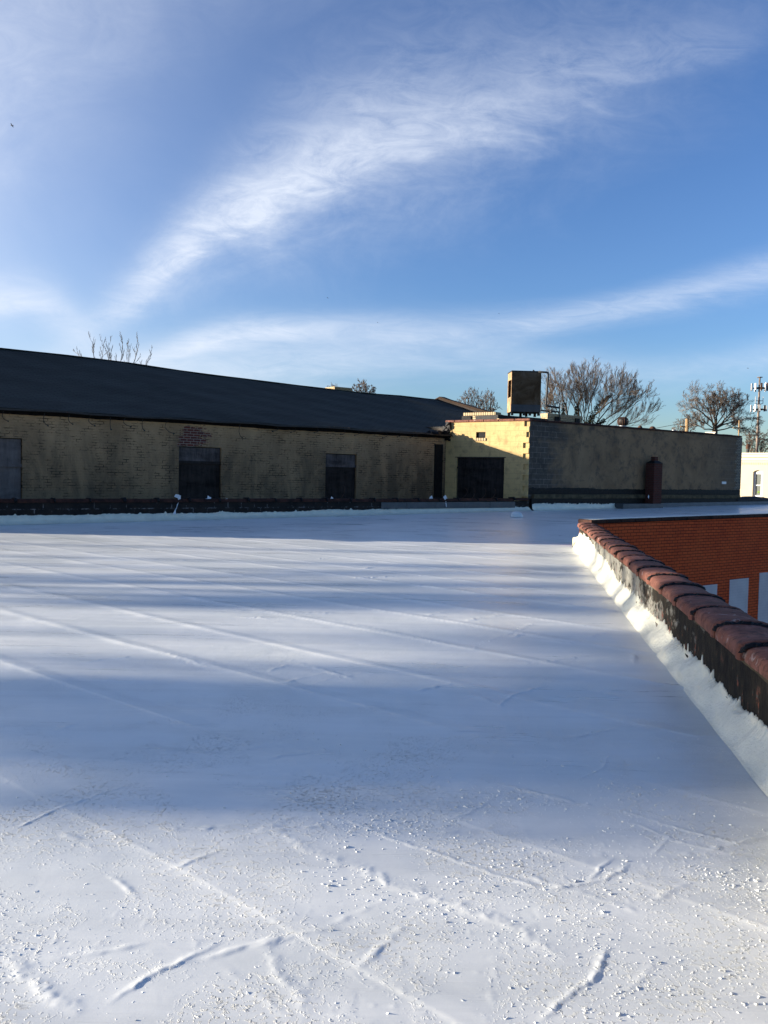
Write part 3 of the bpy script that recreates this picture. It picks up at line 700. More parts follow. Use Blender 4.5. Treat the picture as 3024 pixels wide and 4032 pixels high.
    for (d0, za), (d1, zb) in zip(prof[:-1], prof[1:]):
        c.hexa([(b - .06, d0, za + .003), (b + .46, d0, za + .003), (b + .46, d1, zb + .003), (b - .06, d1, zb + .003), (b + .03, d0, za + .10), (b + .37, d0, za + .10), (b + .37, d1, zb + .10), (b + .03, d1, zb + .10)])
    c.build('gable_coping', 'shaded_gable_coping', t)  # coping colour darkened to hold the shadow of the ridge
    # cream chimney showing over the ridge
    s0, z0 = ond(1318, 1522, 15.2); s1, _ = ond(1383, 1524, 15.2)
    ch = MB().box((s0, 15.2, 3.5), (s1, 16.0, z0 - .07)).build('chimney', 'creambrick', t)
    MB().box((s0 - .04, 15.16, z0 - .068), (s1 + .04, 16.04, z0)).build('chimney_cap', 'soldier', ch)
    # added unseen tower that casts the straight shadow edge across the roof
    MB().box((a + .0, D - .02, EZ + .2), (a + 2.6, D + 8.6, 6.8)).build('shadow_tower', 'ybrick', t)
make_warehouse()

# ================================================================== BLOCK BUILDING
def make_block():
    t = gthing('block_building', 'flat roofed concrete block building with one sunlit yellow stucco end wall', 'building')
    s0, s1, d0 = BLK0, BLK1, .12; TZ = 3.37; lx, ld = 16.45, WD      # left face runs (s0,d0) -> (lx,ld)
    w = MB()
    poly = [(s0, d0), (s1, d0), (s1, 9), (lx - 1.2, 9), (lx, ld)]
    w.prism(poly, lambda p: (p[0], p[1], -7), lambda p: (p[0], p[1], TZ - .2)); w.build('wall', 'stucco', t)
    # front parapet run
    MB().box((s0, d0, TZ - .198), (s1, d0 + .25, TZ)).build('parapet', 'stucco', t)
    fv = np.array([lx - s0, ld - d0]); fl = np.hypot(*fv); fv /= fl; fn = np.array([-fv[1], fv[0]])   # fn points outward (to the left)
    if fn[0] > 0: fn = -fn
    # local frame on the left face
    e = bpy.data.objects.new('end_wall', None)
    ang = math.atan2(fv[1], fv[0])
    # stucco skin with openings: built as boxes in face coordinates (a along the face, h height), 5 cm thick
    def P(a, off, z): q = np.array([s0, d0]) + fv * a + fn * off; return (q[0], q[1], z)
    def slab(mb, a0, a1, z0, z1, o0, o1):
        mb.hexa([P(a0, o1, z0), P(a0, o0, z0), P(a1, o0, z0), P(a1, o1, z0), P(a0, o1, z1), P(a0, o0, z1), P(a1, o0, z1), P(a1, o1, z1)])
    def face_at(u, v):
        k = ray(u, v); ws0 = sd(s0, d0); wv = S * fv[0] + N * fv[1]; nn = np.cross(wv, [0, 0, 1.]); tt = ((ws0 - CAM) @ nn) / (k @ nn); Q = CAM + tt * k - ws0
        return float(Q @ wv), float(Q[2])
    ad0, zd = face_at(1990, 1803); ad1, _ = face_at(1803, 1803)
    av0, zv1 = face_at(1916, 1701); av1, zv0 = face_at(1878, 1725)
    TOPL = TZ
    sk = MB(); T = .075
    teeth = [.13 + .0 * k for k in range(20)]
    z = -1.0; k = 0
    widths = [.20, .04, .20, .05, .22, .04, .22, .03, .20, .04, .19, .04, .21, .05, .20, .03, .22]
    zs = [TZ]
    while zs[-1] > -.5: zs.append(zs[-1] - .19)
    wi = 0
    for za, zb in zip(zs[1:], zs[:-1]):
        nb = widths[wi % len(widths)] if wi > 0 else .2; wi += 1
        if wi % 2 == 1: nb = (.19, .10, .22, .21, .18, .20, .19, .22)[(wi // 2) % 8]
        else: nb = .0
        # row split round the openings
        edges = [(nb, fl)]
        def cut(edges, c0, c1): 
            out = []
            for p, q in edges:
                if c0 > p: out.append((p, min(q, c0)))
                if c1 < q: out.append((max(p, c1), q))
            return [x for x in out if x[1] - x[0] > .005]
        subs = [za, zb]
        for zc in (zv0, zv1, zd):
            if za < zc < zb: subs.append(zc)
        subs = sorted(subs)
        for x0, x1 in zip(subs[:-1], subs[1:]):
            e2 = edges; zm = (x0 + x1) / 2
            if zv0 < zm < zv1: e2 = cut(e2, av0, av1)
            if zm < zd: e2 = cut(e2, ad0, ad1)
            for p, q in e2: slab(sk, p, q, x0, x1, 0.002, T)
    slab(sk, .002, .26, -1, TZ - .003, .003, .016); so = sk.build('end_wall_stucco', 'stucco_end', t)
    # boarded opening
    bo = MB(); slab(bo, ad0 + .02, ad1 - .02, zd - .34, zd - .01, .006, .018); d = bo.build('boarded_opening', 'sooty_board_gable_shade', t)
    b2 = MB(); slab(b2, ad0 + .02, ad1 - .02, .3, zd - .36, .006, .016); b2.build('lower_board', 'sooty_board_gable_shade', d)
    b3 = MB(); slab(b3, ad0, ad1, zd - .40, zd - .33, .019, .045); b3.build('batten', 'sooty_board_gable_shade', d)
    b4 = MB(); slab(b4, ad0 - .06, ad1 + .06, zd + .002, zd + .03, T, T + .02); b4.build('lintel', 'dark_metal', d)
    # louvred vent
    v0 = MB(); slab(v0, av0, av1, zv0, zv1, .003, .008); vo = v0.build('vent', 'void', t)
    for i in range(4):
        zz = zv0 + .03 + i * (zv1 - zv0 - .03) / 4; sl = MB(); sl.hexa([P(av0, .045, zz), P(av0, .015, zz + .03), P(av1 - .10, .015, zz + .03), P(av1 - .10, .045, zz), P(av0, .047, zz + .012), P(av0, .017, zz + .042), P(av1 - .10, .017, zz + .042), P(av1 - .10, .047, zz + .012)])
        sl.build('slat', 'dark_metal', vo)
    sb = MB()
    for i in range(6):
        w0 = av0 - .03 + i * (av1 - av0 + .06) / 6; slab(sb, w0 + .004, w0 + (av1 - av0 + .06) / 6 - .004, zv0 - .10, zv0 - .003, T + .002, T + .035)
    sb.build('vent_sill', 'soldier', vo)
    # coping tiles on the end wall and along the long wall
    r = random.Random(5); aa = -.05
    while aa < fl - .1:
        cp = MB(); L = min(.62, fl + .02 - aa); slab(cp, aa + .006, aa + L - .006, TOPL + .004, TOPL + .085 + r.uniform(-.006, .006), -.22, T + .05); cp.build('coping_tile', 'terra', t, bevel=.02); aa += .62
    s = s0 + .02
    while s < s1 - .1:
        L = min(.75, s1 + .03 - s); MB().box((s + .005, d0 - .045, TZ + .004), (s + L - .005, d0 + .29, TZ + .075 + r.uniform(-.006, .008))).build('coping_tile', 'terra_d', t, bevel=.018); s += .75
    # torn stub where the coping meets the warehouse eave
    q = MB(); rr = random.Random(9)
    for i in range(16):
        c = P(fl - .06 + rr.uniform(-.12, .1), .06 + rr.uniform(-.05, .06), 2.72 + .62 * rr.random()); dd = rr.uniform(.04, .11)
        q.hexa([(c[0] - dd * rr.random(), c[1] - dd, c[2] - dd), (c[0] + dd, c[1] - dd * rr.random(), c[2] - dd), (c[0] + dd, c[1] + dd, c[2] - dd * rr.random()), (c[0] - dd, c[1] + dd, c[2] - dd), (c[0] - dd, c[1] - dd, c[2] + dd * rr.random()), (c[0] + dd * rr.random(), c[1] - dd, c[2] + dd), (c[0] + dd, c[1] + dd, c[2] + dd), (c[0] - dd, c[1] + dd * rr.random(), c[2] + dd)])
    q.build('tar_patch', 'tar', t)
    # tar band along the long wall (ragged edges)
    n = 900; ss = np.linspace(s0 + .01, s1, n); top = 1.02 + ragged(n, .022, 81, .03); bot = .80 + ragged(n, .006, 82)
    MB().grid(np.stack([np.stack([ss, np.full(n, d0 - .002), bot], -1), np.stack([ss, np.full(n, d0 - .010), bot], -1), np.stack([ss, np.full(n, d0 - .010), top], -1), np.stack([ss, np.full(n, d0 - .001), top], -1)])).build('tar_band', 'tar', t)
    # toothed brick quoin at the far end
    qn = MB(); z = 1.05; k = 0
    while z < TZ - .02:
        k += 1; wq = (.50, .50, .50, .36, .36, .36)[k % 6] * (1 + .12 * math.sin(k * 2.1)); qn.box((s1 - wq, d0 - .012, z), (s1 + .012, d0 + .1, min(z + .0675, TZ - .01))); z += .068
    qn.build('quoin', 'quoin', t)
    sA, zA = ond(2842, 1896, d0); sB, zB = ond(2858, 1906, d0); MB().box((sA, d0 - .02, zB), (sB, d0 - .001, zA)).build('notice', 'white_paint', t)
    # roof skin
    MB().prism([(s0 + .1, d0 + .26), (s1 - .02, d0 + .26), (s1 - .02, 8.9), (lx - 1, 8.9), (lx + .2, ld)], lambda p: (p[0], p[1], TZ - .19), lambda p: (p[0], p[1], TZ - .12)).build('roof', 'tar', t)
    # rooftop brick curbs
    def brick_curb(u0, u1, vt, vb, dd, posts, depth=.35, off=0):
        a0, zt = ond(u0, vt, dd); a1, _ = ond(u1, vt, dd); zb = TZ - .118
        c = MB().box((a0, dd, zb), (a1, dd + depth, zt - .105)).build('roof_curb', 'creambrick', t)
        MB().box((a0 - .02, dd - .015, zt - .103), (a1 + .02, dd + depth, zt)).build('curb_cap', 'soldier', c)
        for p0, p1 in posts:
            q0, z_ = ond(p0, vt, dd - .06); q1, _ = ond(p1, vt, dd - .06); MB().box((q0, dd - .06, zb), (q1, dd - .018, zt - .11)).build('tar_boot', 'tar', c)
    # curb facing the sun: parallel to the end wall
    wv = S * fv[0] + N * fv[1]
    def P2(a, off, z): return P(a, -1.6 - off, z)
    def slab2(mb, a0, a1, z0, z1, o0, o1):
        mb.hexa([P2(a0, o0, z0), P2(a0, o1, z0), P2(a1, o1, z0), P2(a1, o0, z0), P2(a0, o0, z1), P2(a0, o1, z1), P2(a1, o1, z1), P2(a1, o0, z1)])
    def face2(u, v):
        k = ray(u, v); q = np.array(P2(0, 0, 0)); A = sd(q[0], q[1]); nn = np.cross(wv, [0, 0, 1.]); tt = ((A - CAM) @ nn) / (k @ nn); Q = CAM + tt * k - A
        return float(Q @ wv), float(Q[2])
    b0, zt = face2(1950, 1622); b1, _ = face2(1826, 1622); zb = TZ - .118
    c = MB(); slab2(c, b0, b1, zb, zt - .115, 0, .4); c = c.build('roof_curb', 'creambrick', t)
    k2 = MB(); slab2(k2, b0 - .02, b1 + .02, zt - .113, zt, -.02, .42); k2.build('curb_cap', 'soldier', c)
    for p0, p1 in ((1957, 1928), (1856, 1821)):
        q0, _ = face2(p0, 1640); q1, _ = face2(p1, 1640); k3 = MB(); slab2(k3, q0, q1, zb, zt - .125, -.05, -.022); k3.build('tar_boot', 'tar', c)
    brick_curb(2156, 2290, 1627, 1660, 2.0, ((2188, 2208), (2268, 2284)))
    # long tarred support curb
    a0, zt = ond(1961, 1633, 1.7); a1, _ = ond(2156, 1636, 1.7); MB().box((a0, 1.7, TZ - .118), (a1, 2.9, zt)).build('support_curb', 'tar', t)
    br = ond(1961, 1648, 1.6); MB().box((br[0], 1.55, br[1] - .1), (br[0] + .22, 1.66, br[1])).build('loose_brick', 'creambrick', t)
make_block()

# ================================================================== ROOFTOP EQUIPMENT
def make_cooler():
    Yc = 33.6
    def Q(u, v, Y=Yc): return onY(u, v, Y)
    tl = Q(2018, 1463); tr = Q(2135, 1466); bl = Q(2014, 1622); 
    W = tr[0] - tl[0]; H = tl[2] - bl[2]; z0 = bl[2] - .10; zb = z0 + .0
    Dp0 = .88; t = thing('cooling_unit', 'tall rusty metal cooling unit on short legs with an open side', 'cooling unit', (tl[0] - .02, Yc, z0), R_(2.0))
    Dp = Dp0
    # casing: front, back, top, right, left side with opening
    lo, hi = .12, H + .10
    MB().box((0, 0, lo + .28), (W, .03, hi)).build('front_panel', 'casing', t)
    MB().box((-.006, -.012, lo), (W + .006, .03, lo + .276)).build('lower_band', 'grey_metal_flashing', t)
    MB().box((-.01, -.012, hi + .001), (W + .03, Dp + .02, hi + .045)).build('top_panel', 'dark_metal', t)
    MB().box((W - .03, .031, lo), (W, Dp, hi)).build('side_panel', 'casing', t)
    MB().box((0, Dp - .03, lo), (W - .031, Dp, hi)).build('back_panel', 'casing', t)
    s = MB().box((0, .031, hi - .30), (.03, Dp - .031, hi)).box((0, .031, lo), (.03, Dp - .031, lo + .58)).box((0, .031, lo + .58), (.03, .10, hi - .30)).box((0, Dp - .12, lo + .58), (.03, Dp - .031, hi - .30))
    s.build('side_frame', 'casing_lit', t)
    MB().box((.2, .11, lo + .58), (.22, Dp - .13, hi - .31)).build('fan_baffle', 'rusty_iron', t)
    MB().box((.0, .05, lo - .02), (W, Dp - .05, lo - .001)).build('floor_pan', 'dark_metal', t)
    for x in (.02, W * .42, W * .62, W - .10):
        for y in (.04, Dp - .14): MB().box((x, y, -.02), (x + .09, y + .09, lo - .021)).build('leg', 'dark_metal', t)
    MB().tube([(W * .72, -.02, hi + .06), (W * .76, .1, hi + .06)], .03, 6).build('lug', 'dark_metal', t)
    MB().box((W * .29, -.02, lo + .72), (W * .31, -.001, lo + .74)).build('bolt', 'dark_metal', t)
    # pipe work stands beside it
    p = thing('pipe_run', 'black steel pipe rising beside the rusty cooling unit and dropping to the curb', 'pipe', tuple(Q(2150, 1640)))
    b = Q(2150, 1640)
    def loc(u, v, dy=0): q = Q(u, v, Yc + dy); return (q[0] - b[0], q[1] - b[1], q[2] - b[2])
    MB().tube([loc(2120, 1464, .0), loc(2152, 1466), loc(2157, 1468), loc(2159, 1473), loc(2155, 1520), loc(2150, 1590), loc(2151, 1597), loc(2157, 1599), loc(2203, 1606)], .038, 8).build('main_pipe', 'dark_metal', p, smooth=True)
    MB().tube([loc(2203, 1600), loc(2202, 1650)], .026, 8).build('drop_pipe', 'dark_metal', p)
    MB().tube([loc(2130, 1616), loc(2165, 1620), loc(2202, 1622)], .03, 8).build('return_pipe', 'dark_metal', p)
    MB().tube([loc(2184, 1600), loc(2184, 1590), loc(2190, 1586), loc(2200, 1586), loc(2203, 1590), loc(2203, 1602)], .018, 7).build('bypass_loop', 'dark_metal', p)
    MB().lathe([(.05, 0), (.07, .03), (.07, .07), (.03, .10), (.02, .16)], loc(2170, 1626), 10).build('valve', 'dark_metal', p)
make_cooler()

def roofpt(u, v, d):
    s, z = ond(u, v, d); P = sd(s, d); return (P[0], P[1], z)
def turbine():
    p = roofpt(2452, 1681, 2.6); t = thing('turbine_vent', 'round black finned turbine vent on the block building roof', 'roof vent', (p[0], p[1], p[2] - .25))
    MB().lathe([(.16, 0), (.16, .30), (.13, .31)], (0, 0, 0), 18).build('collar', 'galvanised', t)
    MB().lathe([(.05, .31), (.16, .33), (.20, .46), (.19, .58), (.12, .66), (.02, .68)], (0, 0, 0), 18).build('core', 'dark_metal', t, smooth=True)
    mb = MB()
    for k in range(20):
        a = 2 * math.pi * k / 20; pts = []
        for r_, z in ((.17, .32), (.225, .42), (.235, .52), (.20, .60), (.12, .67)):
            pts.append((r_ * math.cos(a), r_ * math.sin(a), z))
        mb.tube(pts, .012, 4)
    mb.build('fins', 'rusty_iron', t)
turbine()
for (u, v, d, r, lab) in ((2520, 1690, 3.0, .11, 'low dark dome vent right of the finned turbine vent'), (2569, 1693, 3.0, .15, 'round rusty mushroom vent on the block building roof')):
    p = roofpt(u, v, d); t = thing('mushroom_vent', lab, 'roof vent', (p[0], p[1], p[2] - .2))
    MB().lathe([(r * .55, 0), (r * .55, .22)], (0, 0, 0), 14).build('neck', 'galvanised', t)
    MB().lathe([(r * .8, .19), (r, .22), (r * .9, .30), (r * .45, .36), (.01, .37)], (0, 0, 0), 16).build('hood', 'rusty_iron', t, smooth=True)
p = roofpt(2654, 1700, 3.2); t = thing('vent_pipe', 'thin pale vent pipe with a flat cap on the block building roof', 'vent pipe', (p[0], p[1], p[2] - .25))
MB().lathe([(.045, 0), (.045, .30)], (0, 0, 0), 12).build('pipe', 'galvanised', t); MB().lathe([(.12, .305), (.12, .325), (.02, .345)], (0, 0, 0), 14).build('cap', 'galvanised', t)
p = roofpt(2812, 1712, 2.4); t = thing('roof_hatch', 'small beige sloping hatch sticking above the far end of the block wall', 'roof hatch', (p[0], p[1], p[2] - .3), GA)
MB().prism([(-.26, 0), (.26, 0), (.26, .40), (.10, .40)], lambda q: (q[0], 0, q[1]), lambda q: (q[0], .5, q[1])).build('body', 'beige_ledge', t)
MB().hexa([(-.30, -.03, .02), (-.27, -.03, 0), (-.27, .53, 0), (-.30, .53, .02), (.07, -.03, .45), (.10, -.03, .43), (.10, .53, .43), (.07, .53, .45)]).build('lid', 'cream_trim_paint', t)

# brick chimney rising from the back curb
def make_chimney():
    s0 = 23.93; P = sd(s0, -.40); rz = float(roof_z(P[0], P[1])); t = thing('brick_chimney', 'narrow dark red brick chimney with a smaller square top standing at the back curb', 'chimney', (P[0], P[1], rz), GA)
    W, Dp, H = .53, .385, 2.08 - rz
    MB().box((0, 0, -.1), (W, Dp, H - .03)).build('stack', 'chimbrick', t)
    MB().hexa([(-.012, -.012, H - .028), (W + .012, -.012, H - .028), (W + .012, Dp + .012, H - .028), (-.012, Dp + .012, H - .028), (.13, .09, H + .07), (W - .13, .09, H + .07), (W - .13, Dp - .09, H + .07), (.13, Dp - .09, H + .07)]).build('shoulder', 'tar', t)
    MB().box((.15, .11, H + .02), (W - .15, Dp - .11, H + .23)).build('pot', 'chimbrick', t)
make_chimney()

# razor wire loops on the back coping
def razor():
    t = gthing('razor_wire', 'rusty loops of razor wire standing on the coping before the black boarded opening', 'razor wire')
    def loop(pts, s_, w, h): 
        P = [(s_ + w * x, .18, .63 + h * z) for x, z in pts]; return MB().tube(P, .007, 5)
    arc = [(0, 0), (.5, .3), (.85, .62), (1, 1.), (.9, 1.35), (.55, 1.5)]
    for u, w in ((1815, .28), (1856, .16), (1896, .2), (1934, .2)):
        s_, _ = ond(u, 1960, .18); loop(arc, s_, w, .24).build('wire_loop', 'rusty_iron', t)
    for u, w in ((1694, .1), (1340, .16), (888, -.15)):
        s_, _ = ond(u, 1960, .18); loop(arc, s_, w, .28).build('wire_loop', 'rusty_iron', t)
razor()

# scraps of white membrane on the coping
def scrap(pts, x0, y0, sc, d, label, thick=.012, name='membrane_scrap'):
    P = [ond(x0 + a / sc, y0 + b / sc, d) for a, b in pts]; cs = sum(p[0] for p in P) / len(P); cz = min(p[1] for p in P); W = sd(cs, d)
    t = tag(MB().prism([(p[0] - cs, p[1] - cz) for p in P], lambda q: (q[0], .06 * math.sin(q[0] * 9) + .05 * math.sin(q[1] * 7), q[1]), lambda q: (q[0], thick + .06 * math.sin(q[0] * 9) + .05 * math.sin(q[1] * 7), q[1])).build(name, 'white_plastic'), label, 'scrap', 'white membrane scraps on the back coping')
    t.location = (W[0], W[1], cz); t.rotation_euler = (0, 0, GA); return t
scrap([(125, 305), (160, 250), (230, 262), (300, 285), (305, 330), (315, 395), (270, 480), (225, 550), (180, 600), (172, 690), (90, 690), (150, 610), (205, 545), (235, 430), (245, 360), (225, 340)], 660, 1900, 5.53, .0, 'tall white membrane scrap hanging in a hook over the coping by the second boarded opening')
scrap([(735, 372), (860, 345), (885, 282), (935, 315), (975, 322), (960, 350), (995, 360), (990, 385), (920, 383), (850, 376)], 660, 1900, 5.53, .1, 'jagged white scrap lying on the coping below the second boarded opening')
scrap([(1240, 360), (1315, 345), (1322, 358), (1245, 378)], 660, 1900, 5.53, .1, 'tiny flat white scrap on the coping right of the second boarded opening')
scrap([(140, 665), (175, 600), (200, 565), (235, 590), (270, 600), (265, 630), (292, 655), (270, 680), (210, 675)], 1280, 1880, 7.54, .1, 'crumpled white scrap on the coping before the third boarded opening')
scrap([(105, 325), (118, 293), (160, 275), (172, 268), (185, 300), (170, 330), (145, 333), (158, 303)], 1660, 1880, 3.77, .1, 'small folded white scrap on the coping left of the dark corner')
scrap([(315, 292), (352, 258), (415, 318), (420, 343), (385, 320), (385, 380), (376, 440), (362, 440), (364, 380), (358, 335)], 1660, 1880, 3.77, .0, 'white arrow shaped scrap draped over the coping at the inner corner')
scrap([(975, 1340), (1000, 1300), (1060, 1268), (1076, 1320), (1040, 1350), (1010, 1388)], 2420, 1780, 7.54, -.44, 'white paper scrap caught at the foot of the brick chimney')
def lump():
    q = onz(2034, 2034, .12); q = onz(2034, 2034, float(roof_z(q[0], q[1]))); mb = MB(); r = random.Random(3); prof = []
    n = 16; i0 = 0
    for r_, z in ((.20, -.01), (.19, .05), (.165, .10), (.115, .14), (.05, .16)):
        for j in range(n):
            a = 6.283 * j / n; k = r_ * (.93 + .14 * r.random()); mb.v.append((k * math.cos(a), k * math.sin(a) * .8, z * (.93 + .14 * r.random())))
    for k in range(4):
        for j in range(n): mb.f.append((k * n + j, k * n + (j + 1) % n, (k + 1) * n + (j + 1) % n, (k + 1) * n + j))
    mb.f.append(tuple(4 * n + j for j in range(n)))
    o = mb.build('coating_lump', 'roof', smooth=True); o.location = tuple(q); tag(o, 'white coated lump standing alone on the roof near the back parapet', 'lump')
lump()

# ================================================================== WHITE HOUSE on the right
def make_white_house():
    A = onY(2912, 1783, 55.); B = A + np.array([.76, -.65, 0]) * 9; ang = math.atan2(-.65, .76)
    t = thing('cream_house', 'sunlit cream flat roofed house with a moulded cornice at the right edge', 'house', (A[0], A[1], -7), ang)
    top = A[2] + 7; nrm = np.array([-.65, -.76, 0]); wv = np.array([.76, -.65, 0])
    def fc(u, v):
        k = ray(u, v); tt = ((A - CAM) @ nrm) / (k @ nrm); Q = CAM + tt * k - A; return float(Q @ wv), float(Q[2]) + top
    x0, zt = fc(2969, 1858); x1, _ = fc(3004, 1858); zb = fc(2969, 1955)[1]
    x0 -= .05
    # wall in pieces round the window
    w = MB(); L = 10; x00 = -6
    w.box((x00, 0, 0), (x0, .35, top)).box((x1, 0, 0), (L, .35, top)).box((x0, 0, 0), (x1, .35, zb)).box((x0, 0, zt + .12), (x1, .35, top))
    n = 8; pts = [(x0, zt)] + [(x0 + (x1 - x0) * i / n, zt + .115 * math.sin(math.pi * i / n)) for i in range(1, n)] + [(x1, zt)]
    for (xa, za), (xb, zb_) in zip(pts[:-1], pts[1:]):
        w.hexa([(xa, 0, za), (xb, 0, zb_), (xb, .35, zb_), (xa, .35, za), (xa, 0, zt + .119), (xb, 0, zt + .119), (xb, .35, zt + .119), (xa, .35, zt + .119)])
    w.box((x00, .351, 0), (L, 9, top - .3)); w.build('wall', 'cream_wall_paint', t)
    H = lambda v: fc(2930, v)[1]
    MB().box((x00, -.16, H(1790)), (L, .35, H(1783) + .002)).build('parapet_cap', 'cream_trim_paint', t, bevel=.02)
    c = MB().box((x00, -.10, H(1800)), (L, -.002, H(1790) - .003)).box((x00, -.035, H(1812)), (L, -.002, H(1803)))
    c.build('cornice', 'cream_trim_paint', t, bevel=.015)
    d = MB(); xx = x00
    while xx < L: d.box((xx, -.02, H(1829)), (xx + .05, -.001, H(1821))); xx += .11
    d.build('dentil_course', 'cream_wall_paint', t)
    f = MB().box((x0, .13, zb), (x0 + .13, .22, zt - .01)).box((x1 - .13, .13, zb), (x1 - .01, .22, zt - .01)).box((x0 + .13, .13, zt - .14), (x1 - .13, .22, zt - .01)).box((x0 + .13, .13, zb), (x1 - .13, .22, zb + .09))
    zm = fc(2985, 1911)[1]
    wn = f.build('window', 'white_paint', t)
    MB().box((x0 + .131, .15, zm - .035), (x1 - .131, .21, zm + .035)).build('sash_rail', 'white_paint', wn)
    MB().prism([(p[0], p[1] - .006) for p in pts][::-1], lambda q: (q[0], .10, q[1]), lambda q: (q[0], .20, q[1])).build('lintel', 'cream_trim_paint', wn)
    MB().box((x0 + .131, .18, zb + .091), (x1 - .131, .185, zm - .036)).build('pane', 'glass', wn); MB().box((x0 + .131, .17, zm + .036), (x1 - .131, .175, zt - .141)).build('pane', 'glass', wn)
    MB().box((x0 - .05, -.06, zb - .12), (x1 + .05, .12, zb - .002)).build('sill', 'cream_trim_paint', wn)
    fx, fz = fc(2983, 1938); fl = MB(); r = random.Random(1)
    for k in range(14):
        a = r.uniform(0, 6.28); q = r.uniform(.01, .07); fl.box((fx + q * math.cos(a) - .02, .168, fz + q * math.sin(a) - .02), (fx + q * math.cos(a) + .02, .178, fz + q * math.sin(a) + .02))
    fl.build('flower', 'green_leaf', wn)
    # things on its roof
    for u0, u1, v0, nm, lab, mt in ((2938, 2952, 1747, 'roof_stack', 'dark stubby stack on the cream house roof', 'rusty_iron'), ):
        q = onY(u0, v0, 57.); q2 = onY(u1, v0, 57.); zz = q[2]; e = thing(nm, lab, 'stack', (q[0], q[1], A[2] - .3)); wq = q2[0] - q[0]; h = zz - A[2] + .3
        MB().lathe([(wq * .42, 0), (wq * .42, h * .6), (wq * .36, h * .62)], (wq / 2, 0, 0), 12).build('shaft', 'dark_metal', e); MB().lathe([(wq * .5, h * .64), (wq * .56, h * .75), (wq * .5, h * .92), (wq * .2, h)], (wq / 2, 0, 0), 12).build('cowl', 'rusty_iron', e)
make_white_house()

# ================================================================== TREES
def perp(d):
    a = d.cross(Vector((0, 0, 1)) if abs(d.z) < .9 else Vector((1, 0, 0))).normalized(); return a, d.cross(a)
def tree(name, label, base, limbs, levels=5, seed=1, twig='twig_bark', lenr=.68, spread=38, up=.10, minr=.010, kids=(3, 5), trunk_r=.28, group=None, bark='bark', crook=.16, kids1=4, shrink=.86):
    """limbs: list of (points polyline from the fork, start radius); base trunk polyline is first point list"""
    r = random.Random(seed); T = MB(); Cn = MB()
    def seg_tube(pts, r0, r1, lvl):
        n = len(pts); rads = [r0 + (r1 - r0) * i / (n - 1) for i in range(n)]
        if lvl <= 1: T.tube(pts, rads, 7 if lvl == 0 else 5, cap=False)
        else: Cn.tube(pts, rads, 4 if lvl == 2 else 3, cap=False)
    def kidsalong(pts, r0, r1, length, lvl):
        if lvl >= levels: return
        k = r.randint(*kids) + (kids1 if lvl == 1 else 0) - (1 if lvl >= 4 else 0)
        for i in range(k):
            f = .22 + .78 * (i + r.random() * .8) / k; f = min(f, .98); x = f * (len(pts) - 1); j = int(x); p = pts[j].lerp(pts[min(j + 1, len(pts) - 1)], x - j)
            d = (pts[min(j + 1, len(pts) - 1)] - pts[max(j - 0, 0)]).normalized() if j + 1 < len(pts) else (pts[-1] - pts[-2]).normalized()
            a, b = perp(d); th = r.uniform(0, 6.283); ang = R_(spread * r.uniform(.6, 1.35))
            nd = (d * math.cos(ang) + (a * math.cos(th) + b * math.sin(th)) * math.sin(ang)); nd.z += up; nd.normalize()
            rr = (r0 + (r1 - r0) * f) * r.uniform(.38, .55)
            branch(p, nd, length * lenr * r.uniform(.65, 1.1) * (1.1 - .35 * f), max(rr, minr), lvl + 1)
    def branch(p, d, length, rad, lvl):
        n = 5 if lvl < 4 else 4; pts = [p]; dd = d
        for i in range(n - 1):
            dd = (dd + Vector((r.gauss(0, crook), r.gauss(0, crook), r.gauss(0, crook) + up * .5))).normalized(); pts.append(pts[-1] + dd * length / (n - 1))
        seg_tube(pts, rad, max(rad * .42, minr * .55), lvl); kidsalong(pts, rad, max(rad * .4, minr * .5), length, lvl)
    base = [Vector(b) for b in base]; o = base[0]
    t = thing(name, label, 'tree', tuple(o), group=group)
    seg_tube([b - o for b in base], trunk_r, trunk_r * .7, 0)
    for pts, r0 in limbs:
        P = [Vector(q) - o for q in pts]; P = [P[0] + (q - P[0]) * shrink for q in P]; PP = [P[0]]
        for a, b in zip(P[:-1], P[1:]):
            m = a.lerp(b, .5) + Vector((r.gauss(0, .05), r.gauss(0, .05), r.gauss(0, .05))) * (b - a).length; PP += [m, b]
        L = sum((b - a).length for a, b in zip(PP[:-1], PP[1:])); seg_tube(PP, r0, r0 * .22, 1); kidsalong(PP, r0, r0 * .22, L * .62, 1)
    T.build('trunk', bark, t); Cn.build('crown', twig, t); return t
def pl(Y, pts, jit=0, seed=0):
    r = random.Random(seed); out = []
    for i, (u, v) in enumerate(pts): q = onY(u, v, Y + (r.uniform(-jit, jit) * i)); out.append(tuple(q))
    return out

